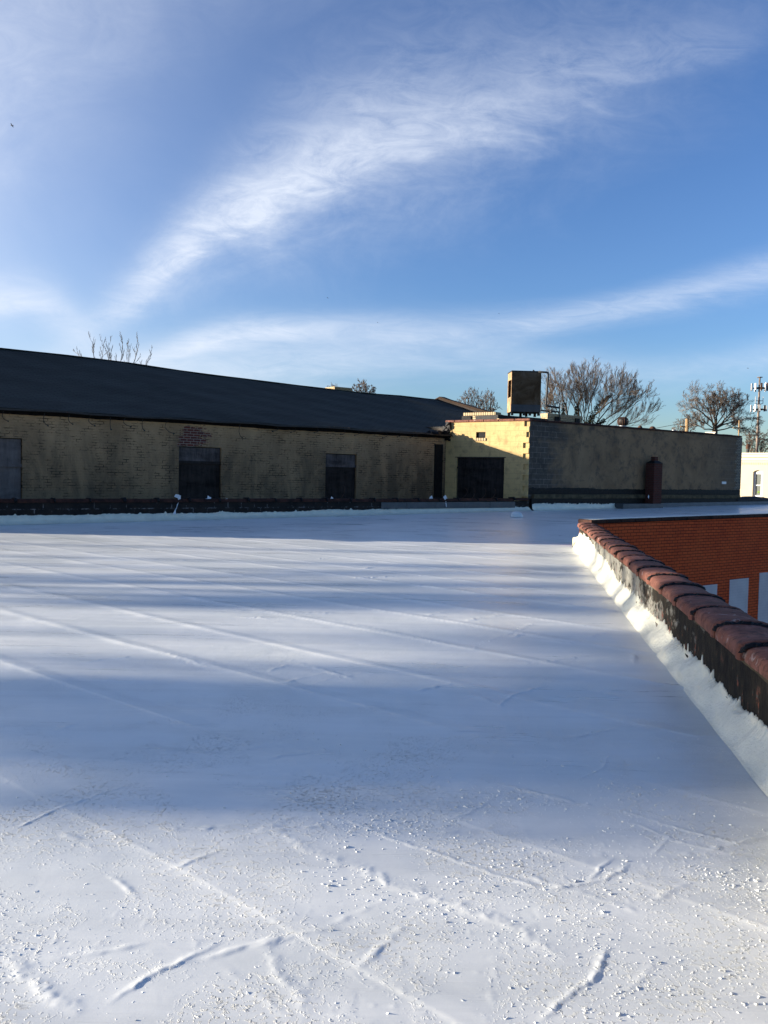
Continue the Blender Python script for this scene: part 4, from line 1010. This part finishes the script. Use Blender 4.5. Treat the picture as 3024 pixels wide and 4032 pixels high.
# big multi stemmed tree behind the block building
Y = 62; fk = onY(2300, 1735, Y); gb = (fk[0], fk[1], -7)
L1 = [[(2300, 1735), (2275, 1620), (2268, 1560), (2300, 1490), (2320, 1440)], [(2290, 1730), (2228, 1640), (2215, 1570), (2190, 1490), (2172, 1455)], [(2300, 1735), (2330, 1640), (2380, 1590), (2415, 1555), (2436, 1530), (2452, 1500)],
      [(2300, 1735), (2340, 1680), (2400, 1600), (2440, 1540), (2474, 1515), (2486, 1508)], [(2310, 1740), (2400, 1670), (2480, 1610), (2540, 1560), (2580, 1530)], [(2310, 1740), (2420, 1690), (2510, 1655), (2560, 1640), (2594, 1612)],
      [(2290, 1730), (2220, 1660), (2170, 1590), (2150, 1540), (2145, 1500)], [(2290, 1730), (2200, 1690), (2150, 1650), (2118, 1600), (2105, 1560)], [(2300, 1735), (2285, 1600), (2240, 1520), (2225, 1470)], [(2300, 1735), (2320, 1600), (2340, 1520), (2366, 1436)], [(2300, 1735), (2300, 1610), (2290, 1520), (2270, 1440)], [(2310, 1740), (2380, 1650), (2450, 1600), (2500, 1560), (2550, 1500)]]
rad = [.115, .09, .08, .06, .058, .05, .05, .045, .048, .05, .055, .05]
T1 = tree('bare_tree', 'big bare multi stemmed tree with ivy on its stems behind the block building', [gb, (fk[0] + .1, fk[1], -1.), tuple(fk)], [(pl(Y, p, .5, i), rad[i]) for i, p in enumerate(L1)], levels=5, seed=11, lenr=.60, spread=25, up=.12, minr=.0075, kids=(4, 6), trunk_r=.42, twig='twig_bark', crook=.075, kids1=7, shrink=.81)
def ivy(parent, stems, n, sz, seed):
    r = random.Random(seed); o = Vector(parent.location); mb = MB()
    for (a, b, w) in stems:
        a = Vector(a) - o; b = Vector(b) - o
        for k in range(n):
            f = r.random(); c = a.lerp(b, f) + Vector((r.gauss(0, w), r.gauss(0, w), r.gauss(0, w))) * (1.15 - .6 * f)
            d1 = Vector((r.gauss(0, 1), r.gauss(0, 1), r.gauss(0, 1))).normalized() * sz * r.uniform(.5, 1.2); d2 = Vector((r.gauss(0, 1), r.gauss(0, 1), r.gauss(0, 1))).normalized() * sz * r.uniform(.4, 1.)
            i = len(mb.v); mb.v += [tuple(c - d1), tuple(c + d2), tuple(c + d1), tuple(c - d2)]; mb.f.append((i, i + 1, i + 2, i + 3))
    mb.build('ivy', 'ivy_leaf', parent)
q = lambda u, v: tuple(onY(u, v, Y - .3))
ivy(T1, [(q(2315, 1690), q(2350, 1600), .17), (q(2350, 1600), q(2408, 1556), .11), (q(2310, 1700), q(2330, 1640), .22), (q(2220, 1690), q(2217, 1590), .07), (q(2268, 1690), q(2268, 1600), .09), (q(2330, 1690), q(2380, 1655), .10)], 380, .07, 5)

Y = 76; fk = onY(2815, 1690, Y)
L2 = [[(2815, 1690), (2790, 1640), (2745, 1600), (2700, 1575), (2678, 1560)], [(2815, 1690), (2800, 1640), (2780, 1590), (2755, 1550), (2748, 1535)], [(2815, 1690), (2822, 1630), (2838, 1580), (2850, 1530), (2856, 1515)], [(2815, 1690), (2850, 1660), (2885, 1620), (2910, 1580), (2930, 1535)],
      [(2815, 1690), (2860, 1665), (2910, 1650), (2955, 1640), (3005, 1630)], [(2815, 1690), (2770, 1660), (2725, 1640), (2695, 1625)], [(2815, 1690), (2835, 1650), (2868, 1600), (2885, 1560), (2900, 1522)], [(2815, 1690), (2812, 1620), (2805, 1560), (2790, 1525)], [(2815, 1692), (2760, 1690), (2715, 1665), (2690, 1650)], [(2815, 1690), (2880, 1640), (2940, 1600), (2975, 1570)], [(2825, 1695), (2890, 1680), (2960, 1685), (3020, 1700)], [(2815, 1690), (2825, 1640), (2815, 1600), (2822, 1540)]]
tree('oak_tree', 'bare spreading tree with dense fine twigs left of the cell tower', [(fk[0], fk[1], -7), (fk[0], fk[1] + .1, 0), tuple(fk)], [(pl(Y, p, .6, i + 40), .085 if i < 5 else .06) for i, p in enumerate(L2)], levels=5, seed=23, lenr=.56, spread=38, up=.08, minr=.0095, kids=(5, 6), trunk_r=.34, crook=.13, kids1=5, shrink=.77)

Y = 92
def small(name, label, u, vb, vt, w, Y, seed, **kw):
    fk = onY(u, vb, Y); k = []; r = random.Random(seed)
    for i in range(7):
        f = -1 + 2 * i / 6; k.append((pl(Y, [(u, vb), (u + f * w * .25, vb + (vt - vb) * .35), (u + f * w * .42, vb + (vt - vb) * (.8 - .25 * f * f)), (u + f * w * .5, vb + (vt - vb) * (1 - .35 * f * f) + r.uniform(-4, 4))], .4, seed + i), kw.get('lr', .07)))
    kw.pop('lr', None)
    return tree(name, label, [(fk[0], fk[1], -7), (fk[0], fk[1] + .1, (fk[2] - 7) / 2), tuple(fk)], k, seed=seed, **kw)
small('bare_tree', 'small round bare tree over the roof just left of the twin beside the cooling unit', 1855, 1668, 1526, 100, 92, 31, levels=4, lenr=.5, spread=34, minr=.014, kids=(4, 6), twig='twig_bark', trunk_r=.2)
small('bare_tree', 'small bare tree between its twin and the rusty cooling unit', 1922, 1668, 1542, 78, 95, 37, levels=4, lenr=.5, spread=34, minr=.014, kids=(4, 6), twig='twig_bark', trunk_r=.2)
small('brown_tree', 'brownish twiggy treetop peeping over the ridge beside the cream chimney', 1430, 1590, 1505, 110, 80, 41, levels=5, lenr=.5, spread=46, minr=.012, kids=(4, 6), twig='twig_bark', trunk_r=.2)
small('brown_tree', 'thin twigs peeping over the ridge left of the cream chimney', 1316, 1580, 1512, 60, 84, 43, levels=4, lenr=.5, spread=40, minr=.011, kids=(3, 5), twig='twig_bark', trunk_r=.16)
# upright twigs over the ridge at left
Y = 46; fk = onY(430, 1620, Y)
L6 = [[(430, 1620), (440, 1500), (480, 1400), (482, 1330)], [(430, 1620), (500, 1500), (535, 1410), (552, 1345)], [(430, 1620), (400, 1500), (370, 1410), (362, 1335)], [(430, 1620), (410, 1500), (400, 1420), (408, 1345)], [(430, 1620), (380, 1500), (330, 1440), (298, 1382)], [(430, 1620), (520, 1520), (575, 1440), (600, 1402)], [(430, 1620), (450, 1500), (440, 1420), (428, 1340)], [(430, 1620), (420, 1500), (425, 1430), (420, 1370)], [(430, 1620), (480, 1500), (510, 1420), (508, 1350)]]
tree('sapling_tree', 'upright bare shoots rising over the dark shingle roof at left', [(fk[0], fk[1], -7), (fk[0], fk[1], 0), tuple(fk)], [(pl(Y, p, .2, i + 60), .036) for i, p in enumerate(L6)], levels=4, seed=51, lenr=.34, spread=28, up=.28, minr=.008, kids=(4, 6), trunk_r=.2, twig='pale_twig', bark='twig_bark', crook=.14, shrink=.97)
small('brush_tree', 'reddish bare brush behind the cream house roof', 2985, 1815, 1690, 130, 100, 61, levels=5, lenr=.5, spread=48, minr=.016, kids=(4, 6), twig='twig_bark', trunk_r=.2)
small('brush_tree', 'low bare brush beside the wooden utility pole', 2690, 1740, 1640, 90, 105, 67, levels=4, lenr=.5, spread=44, minr=.014, kids=(4, 5), twig='pale_twig', trunk_r=.15)

# utility poles
def upole(u, vt, Y, lab, r=.14, lean=0):
    p = onY(u, vt, Y); t = thing('utility_pole', lab, 'utility pole', (p[0], p[1], -7)); h = p[2] + 7
    MB().tube([(0, 0, 0), (0, 0, h)], [r * 1.3, r], 10).build('pole', 'pole_wood', t)
    MB().box((-.5, -.05, h - .7), (.1, .05, h - .58)).build('crossarm', 'pole_wood', t)
    return p
pp = upole(2706, 1649, 70, 'stout wooden utility pole above the middle of the block wall')
p2 = upole(2911, 1655, 72, 'thin dark pole among the branches left of the cell tower', .055)
def cell_tower():
    Y = 95; b = onY(2979, 1800, Y); top = onY(2984, 1486, Y); t = thing('cell_tower', 'tall slender cell tower with two rings of pale antenna panels', 'tower', (b[0], b[1], -7))
    H = top[2] + 7; px = Y / FPX
    dx = 0.0
    MB().tube([(0, 0, 0), (0, 0, H * .75), (.0, 0, H)], [.17, .13, .09], 12).build('pole', 'tower_steel', t, smooth=True)
    MB().lathe([(.3, H - .02), (.3, H + .05)], (0, 0, 0), 10).build('top_plate', 'tower_steel', t)
    def Z(v): return float(onY(2982, v, Y)[2]) + 7
    r = random.Random(6)
    for v0, v1, vp, R in ((1508, 1540, 1528, .85), (1594, 1622, 1612, .8)):
        z0, z1, zp = Z(v1), Z(v0), Z(vp); ring = MB()
        for k in range(12):
            a0 = 6.283 * k / 12; a1 = 6.283 * (k + 1) / 12; ring.tube([(R * .72 * math.cos(a0), R * .72 * math.sin(a0), zp), (R * .72 * math.cos(a1), R * .72 * math.sin(a1), zp)], .06, 5)
        for k in range(3):
            a0 = 6.283 * k / 3 + .5; ring.tube([(0, 0, zp), (R * .72 * math.cos(a0), R * .72 * math.sin(a0), zp)], .09, 5)
        ring.build('platform', 'dark_metal', t)
        for k in range(9):
            a = 6.283 * k / 9 + .3 + r.uniform(-.12, .12); q = MB(); ca, sa = math.cos(a), math.sin(a); c = Vector((R * ca, R * sa, 0)); tv = Vector((-sa, ca, 0)) * .085; nv = Vector((ca, sa, 0)) * .06; hh = r.uniform(.75, 1.05)
            zc = (z0 + z1) / 2; h2 = (z1 - z0) / 2 * hh
            q.hexa([tuple(c - tv - nv + Vector((0, 0, zc - h2))), tuple(c + tv - nv + Vector((0, 0, zc - h2))), tuple(c + tv + nv + Vector((0, 0, zc - h2))), tuple(c - tv + nv + Vector((0, 0, zc - h2))), tuple(c - tv - nv + Vector((0, 0, zc + h2))), tuple(c + tv - nv + Vector((0, 0, zc + h2))), tuple(c + tv + nv + Vector((0, 0, zc + h2))), tuple(c - tv + nv + Vector((0, 0, zc + h2)))])
            q.build('antenna_panel', 'antenna_white' if r.random() < .75 else 'rusty_iron', t)
    for sx in (-1, 1):
        MB().tube([(0, 0, Z(1578)), (sx * .42, -.1, Z(1578)), (sx * .42, -.1, Z(1562)), (sx * .42, -.1, Z(1588)), (sx * .1, 0, Z(1592))], .05, 5).build('whip_antenna', 'antenna_white', t)
cell_tower()
# service wires from the pole
w = tag(MB().tube([tuple(pp + np.array([-.3, 0, -.35]))] + [tuple(pp + np.array([-.3 - 18 * f, 14 * f, -.35 - 3.0 * f * (1 - f) * 1.2 - 1.0 * f])) for f in (.2, .4, .6, .8, 1.)], .018, 4).build('service_wire', 'dark_metal'), 'thin black wire running left from the wooden utility pole', 'wire')

# ================================================================== BIRDS
def bird(u, v, Y, span, lab, bank, head):
    P = onY(u, v, Y); t = thing('flying_bird', lab, 'bird', tuple(P)); t.rotation_euler = (R_(8), R_(bank), R_(head))
    s = span; b = MB(); prof = [(0, -.32), (.045, -.26), (.085, -.1), (.10, .05), (.08, .18), (.055, .24), (.062, .30), (.04, .36), (.008, .42)]
    n = 10
    for r_, y in prof:
        for j in range(n): a = 6.283 * j / n; b.v.append((r_ * s * math.cos(a), y * s, r_ * s * math.sin(a)))
    for k in range(len(prof) - 1):
        for j in range(n): b.f.append((k * n + j, k * n + (j + 1) % n, (k + 1) * n + (j + 1) % n, (k + 1) * n + j))
    b.prism([(-.10, -.48), (.10, -.48), (.05, -.25), (-.05, -.25)], lambda q: (q[0] * s, q[1] * s, 0), lambda q: (q[0] * s, q[1] * s, .015 * s))
    b.build('body', 'bird_black', t, smooth=True)
    for sx in (-1, 1):
        MB().prism([(0.04, .16), (.26, .2), (.52, .02), (.5, -.08), (.28, -.08), (.04, -.12)], lambda q: (sx * q[0] * s, q[1] * s, .02 * s + .22 * q[0] * s - .25 * q[0] ** 2 * s), lambda q: (sx * q[0] * s, q[1] * s, .04 * s + .22 * q[0] * s - .25 * q[0] ** 2 * s)).build('wing', 'bird_black', t)
G = 'birds in the sky'
bird(47, 494, 100, .52, 'largest black bird high at the left edge of the sky', 38, 70)
bird(1290, 1173, 170, .42, 'tiny dark bird in the middle of the sky above the ridge', 25, 40)
bird(1487, 1270, 190, .55, 'tiny grey gliding bird just right of and below the middle one', 8, 15)
bird(1965, 1235, 230, .4, 'tiniest speck of a bird above the cooling unit', 20, 60)
bird(2945, 1450, 150, .5, 'small gliding bird above the cell tower', 6, 10)

# ================================================================== UNSEEN SHADE TREES TO THE LEFT, placed and thinned to shape the roof's shadow bands
def house(name, lab, x, y0, y1, w, wall, ridge, along='x'):
    t = thing(name, lab, 'house', (x, (y0 + y1) / 2, -7)); h = (y1 - y0) / 2; W = wall + 7; RR = ridge + 7
    MB().box((-w, -h, 0), (0, h, W)).build('wall', 'house_brick', t)
    if along == 'x': MB().prism([(-h - .2, W), (h + .2, W), (0, RR)], lambda q: (-w - .2, q[0], q[1]), lambda q: (.2, q[0], q[1])).build('roof', 'shingle', t)
    return t
#CASTERS
def leafy_tree(name, lab, c, rad, n, sz, seed, group=None, gap=None):
    t = thing(name, lab, 'tree', (c[0], c[1], -7), group=group); r = random.Random(seed)
    MB().tube([(0, 0, 0), (.1, 0, (c[2] + 7) * .5), (0, 0, c[2] + 7)], [.24, .16, .05], 8).build('trunk', 'bark', t); mb = MB()
    cl = [Vector((r.gauss(0, 1), r.gauss(0, 1), r.gauss(0, 1))).normalized() * r.random() ** .38 for _ in range(max(14, n // 45))]
    for k in range(n):
        v = cl[r.randrange(len(cl))] + Vector((r.gauss(0, .11), r.gauss(0, .13), r.gauss(0, .08))); w_ = 1.0
        p_ = Vector((v.x * rad[0] * w_, v.y * rad[1] * w_, c[2] + 7 + v.z * rad[2]))
        if gap and p_.z - 7 > gap[0] and p_.y + c[1] < gap[1] and r.random() < gap[2]: continue
        d1 = Vector((r.gauss(0, 1), r.gauss(0, 1), r.gauss(0, 1))).normalized() * sz * r.uniform(.5, 1.3); d2 = Vector((r.gauss(0, 1), r.gauss(0, 1), r.gauss(0, 1))).normalized() * sz * r.uniform(.4, 1.)
        i = len(mb.v); mb.v += [tuple(p_ - d1), tuple(p_ + d2), tuple(p_ + d1), tuple(p_ - d2)]; mb.f.append((i, i + 1, i + 2, i + 3))
    mb.build('crown', 'needle_leaf', t)
leafy_tree('shade_tree', 'broad dense evergreen crown, unseen left of the roof, shaping its shade', (-46, 5.0, 11.1), (1.8, 2.5, 3.6), 9500, .24, 71, gap=(8.42, 4.55, .8))
for lab, c, rd, n, sz, sd_ in (('unseen thin crowned evergreen farther back left of the roof', (-58, 10.6, 12.6), (2, 2.2, 3.1), 860, .2, 72),
    ('unseen narrow evergreen beside the thin crowned one left of the roof', (-56, 8.9, 10.7), (1.1, .8, 1.7), 520, .17, 73),
    ('unseen small tree with a sparse round crown left of the roof', (-60, 7.2, 11.6), (1.4, .9, 1.5), 620, .17, 74),
    ('unseen tall sparse tree farthest from the camera left of the roof', (-66, 13.2, 13.4), (1.5, .8, 2.4), 230, .18, 75),
    ('unseen slender sparse tree just nearer than the tall one left of the roof', (-64, 12.1, 12.2), (1., .35, 1.6), 130, .15, 76),
    ('unseen wispy tree left of the roof behind the added tower', (-70, 15.3, 14), (1.6, .7, 2.2), 160, .18, 77)):
    leafy_tree('shade_tree', lab, c, rd, n, sz, sd_)
tree('bare_tree', 'unseen leafless tree added left of the roof, its slanting limbs streaking the shade', [(-47, 9.6, -7), (-47, 9.7, 0), (-47, 9.6, 6.5)],
    [([(-47, 9.6, 6.5), (-47.2, 9.6 + dy * .5, 6.5 + dz * .55), (-47, 9.6 + dy, 6.5 + dz)], rr) for dy, dz, rr in ((-1.2, 5.2, .13), (.9, 5.0, .13), (2.6, 3.4, .14), (4.2, 3.0, .12), (3.4, 5.0, .12))],
    levels=3, seed=87, lenr=.5, spread=36, up=.1, minr=.02, kids=(4, 5), trunk_r=.3)
#END

# ================================================================== CAMERA, LIGHT, SKY
cam = bpy.data.cameras.new('camera'); co = bpy.data.objects.new('camera', cam); COL.objects.link(co)
cam.sensor_fit = 'VERTICAL'; cam.sensor_height = 36; cam.lens = FPX / 4032 * 36; cam.clip_end = 3000; cam.clip_start = .05
co.matrix_world = Matrix(((RV[0], UV[0], -F[0], CAM[0]), (RV[1], UV[1], -F[1], CAM[1]), (RV[2], UV[2], -F[2], CAM[2]), (0, 0, 0, 1)))
scene.camera = co
SUN_EL, SUN_AZ = R_(9.9), R_(-90)          # azimuth from +Y, clockwise
sun = bpy.data.lights.new('sun', 'SUN'); sun.energy = 5.0; sun.angle = R_(.53); sun.color = (1.0, .91, .77)
so = bpy.data.objects.new('sun', sun); COL.objects.link(so)
sdv = Vector((math.sin(SUN_AZ) * math.cos(SUN_EL), math.cos(SUN_AZ) * math.cos(SUN_EL), math.sin(SUN_EL)))
so.rotation_euler = (-sdv).to_track_quat('-Z', 'Y').to_euler(); so.location = (-60, 0, 30)

w = bpy.data.worlds.new('World'); scene.world = w; w.use_nodes = True; nt = w.node_tree
class WT(NT):
    def __init__(s, tree): s.t = tree
wt = WT(nt); bg = nt.nodes['Background']
sky = wt.n('ShaderNodeTexSky', sky_type='NISHITA'); sky.sun_disc = False; sky.sun_elevation = SUN_EL; sky.sun_rotation = SUN_AZ
sky.altitude = 50; sky.air_density = 1.0; sky.dust_density = .6; sky.ozone_density = 2.2
tc = wt.n('ShaderNodeTexCoord'); sp = wt.n('ShaderNodeSeparateXYZ'); nt.links.new(tc.outputs['Generated'], sp.inputs[0])
yy = wt.math('MAXIMUM', sp.outputs[1], .05); p = wt.math('DIVIDE', sp.outputs[0], yy); qv = wt.math('DIVIDE', sp.outputs[2], yy)
front = wt.ramp(sp.outputs[1], [(.1, 0.), (.45, 1.)])
def pq(dx, dy):
    k = ray(dx * 1.8228, dy * 1.8228); return k[0] / k[1], k[2] / k[1]
def curve(x, pts):
    c = wt.n('ShaderNodeFloatCurve'); cv = c.mapping.curves[0]
    pts = sorted(pts); cv.points[0].location = pts[0]; cv.points[1].location = pts[-1]
    for a in pts[1:-1]: cv.points.new(*a)
    for q_ in cv.points: q_.handle_type = 'AUTO'
    c.mapping.use_clip = False; c.mapping.update(); wt.val(c.inputs['Value'], x); c.inputs['Factor'].default_value = 1; return c.outputs[0]
px = wt.math('ADD', p, .5)       # -.5...5 -> 0..1
def streak(pts, widths, inten, nrot, nscale, warp=.5, lo=.3, hi=.75, up=1.0):
    P = [pq(a, b) for a, b in pts]
    qc = curve(px, [(a + .5, b) for a, b in P]); wd = curve(px, [(P[i][0] + .5, widths[i]) for i in range(len(P))]); it = curve(px, [(P[i][0] + .5, inten[i]) for i in range(len(P))])
    nv = wt.coord(scale=(1, nscale, 1), rot=(0, 0, nrot), vec=wt.comb(p, qv, 0.0))
    nz = wt.noise(nv, 5.5, 9, .62, .7); n2 = wt.noise(nv, 13, 9, .7, 1.5)
    dq = wt.math('ADD', wt.math('SUBTRACT', qv, qc), wt.math('MULTIPLY', wt.math('SUBTRACT', nz, .5), wt.math('MULTIPLY', wd, warp * 4)))
    d = wt.math('DIVIDE', dq, wd)
    d = wt.math('MULTIPLY', d, wt.math('ADD', 1.0, wt.math('MULTIPLY', wt.math('LESS_THAN', d, 0.0), up - 1)))
    gs = wt.math('POWER', 2.71828, wt.math('MULTIPLY', wt.math('MULTIPLY', d, d), -1.0))
    tex = wt.ramp(wt.math('ADD', wt.math('MULTIPLY', nz, .48), wt.math('MULTIPLY', n2, .52)), [(lo, 0.), (hi, 1.)])
    return wt.math('MULTIPLY', wt.math('MULTIPLY', gs, tex), it)
A = streak([(-60, 900), (230, 690), (330, 605), (430, 520), (530, 455), (700, 375), (900, 290), (1150, 215), (1400, 140), (1720, 40)], [.03, .03, .034, .036, .042, .055, .06, .06, .05, .04], [0., .6, 1.15, 1.5, 1.55, 1.25, .85, .5, .34, .0], R_(-32), 2.6, .6, .34, .66, 1.5)
A2 = streak([(-60, 900), (230, 690), (330, 605), (430, 520), (530, 455), (700, 375), (900, 290), (1150, 215), (1400, 140), (1720, 40)], [.05, .05, .055, .06, .08, .12, .13, .13, .12, .1], [0., .3, .6, .8, .8, .7, .5, .34, .22, .05], R_(-25), 1.6, .35, .25, .75, 1.3)
B = streak([(-100, 860), (330, 775), (450, 735), (700, 712), (1000, 715), (1250, 680), (1450, 640), (1760, 560)], [.02, .018, .018, .016, .02, .016, .018, .024], [.4, 1., 1.15, .85, .55, .65, .65, .65], R_(-10), 5., .35, .2, .7)
B2 = streak([(-100, 900), (300, 830), (600, 790), (900, 760), (1200, 790), (1500, 800), (1760, 735)], [.04, .04, .035, .03, .025, .02, .02], [1., 1., .85, .6, .45, .4, .45], R_(-6), 4., .3, .15, .75)
C = streak([(-140, 560), (-20, 640), (80, 650), (150, 690), (220, 760), (330, 830)], [.03, .03, .028, .03, .03, .03], [.9, 1.05, .95, .7, .4, 0.], R_(15), 2.0, .4, .2, .7)
Dd = streak([(-200, 400), (-60, 250), (60, 80), (200, 0), (500, -60), (1700, -100)], [.16, .15, .14, .12, .07, .03], [.8, .75, .62, .45, .25, 0.], R_(40), 1.6, .3, .15, .85)
E_ = wt.math('MULTIPLY', curve(px, [(-.3, .55), (.0, .5), (.12, .36), (.25, .2), (.42, .06), (.6, 0.), (1., 0.)]), wt.ramp(wt.noise(wt.coord(scale=(1, 1.4, 1), vec=wt.comb(p, qv, 0.0)), 2.2, 6, .6, .6), [(.25, .55), (.75, 1.)]))
m = A
for e in (A2, B, B2, C, Dd, E_): 
    m = wt.math('SUBTRACT', 1.0, wt.math('MULTIPLY', wt.math('SUBTRACT', 1.0, m), wt.math('SUBTRACT', 1.0, e)))
m = wt.math('MULTIPLY', wt.math('MINIMUM', wt.math('MAXIMUM', m, 0.0), 1.0), front)
SKYGAIN = (1, 1, 1)
skyc = wt.mix(1.0, sky.outputs[0], (.72, .85, 1.17), 'MULTIPLY')
gm = wt.n('ShaderNodeGamma'); gm.inputs[1].default_value = 1.15; nt.links.new(skyc, gm.inputs[0]); skyc = wt.mix(1.0, gm.outputs[0], (.88, .86, .82), 'MULTIPLY')
col = wt.mix(wt.math('MULTIPLY', m, .85), skyc, (4.5, 4.85, 5.5))
nt.links.new(col, bg.inputs['Color']); bg.inputs['Strength'].default_value = .074
scene.view_settings.view_transform = 'Standard'; scene.view_settings.look = 'None'; scene.view_settings.exposure = 1.42; scene.view_settings.gamma = 1.0
scene.cycles.max_bounces = 6; scene.cycles.diffuse_bounces = 4; scene.cycles.use_denoising = True
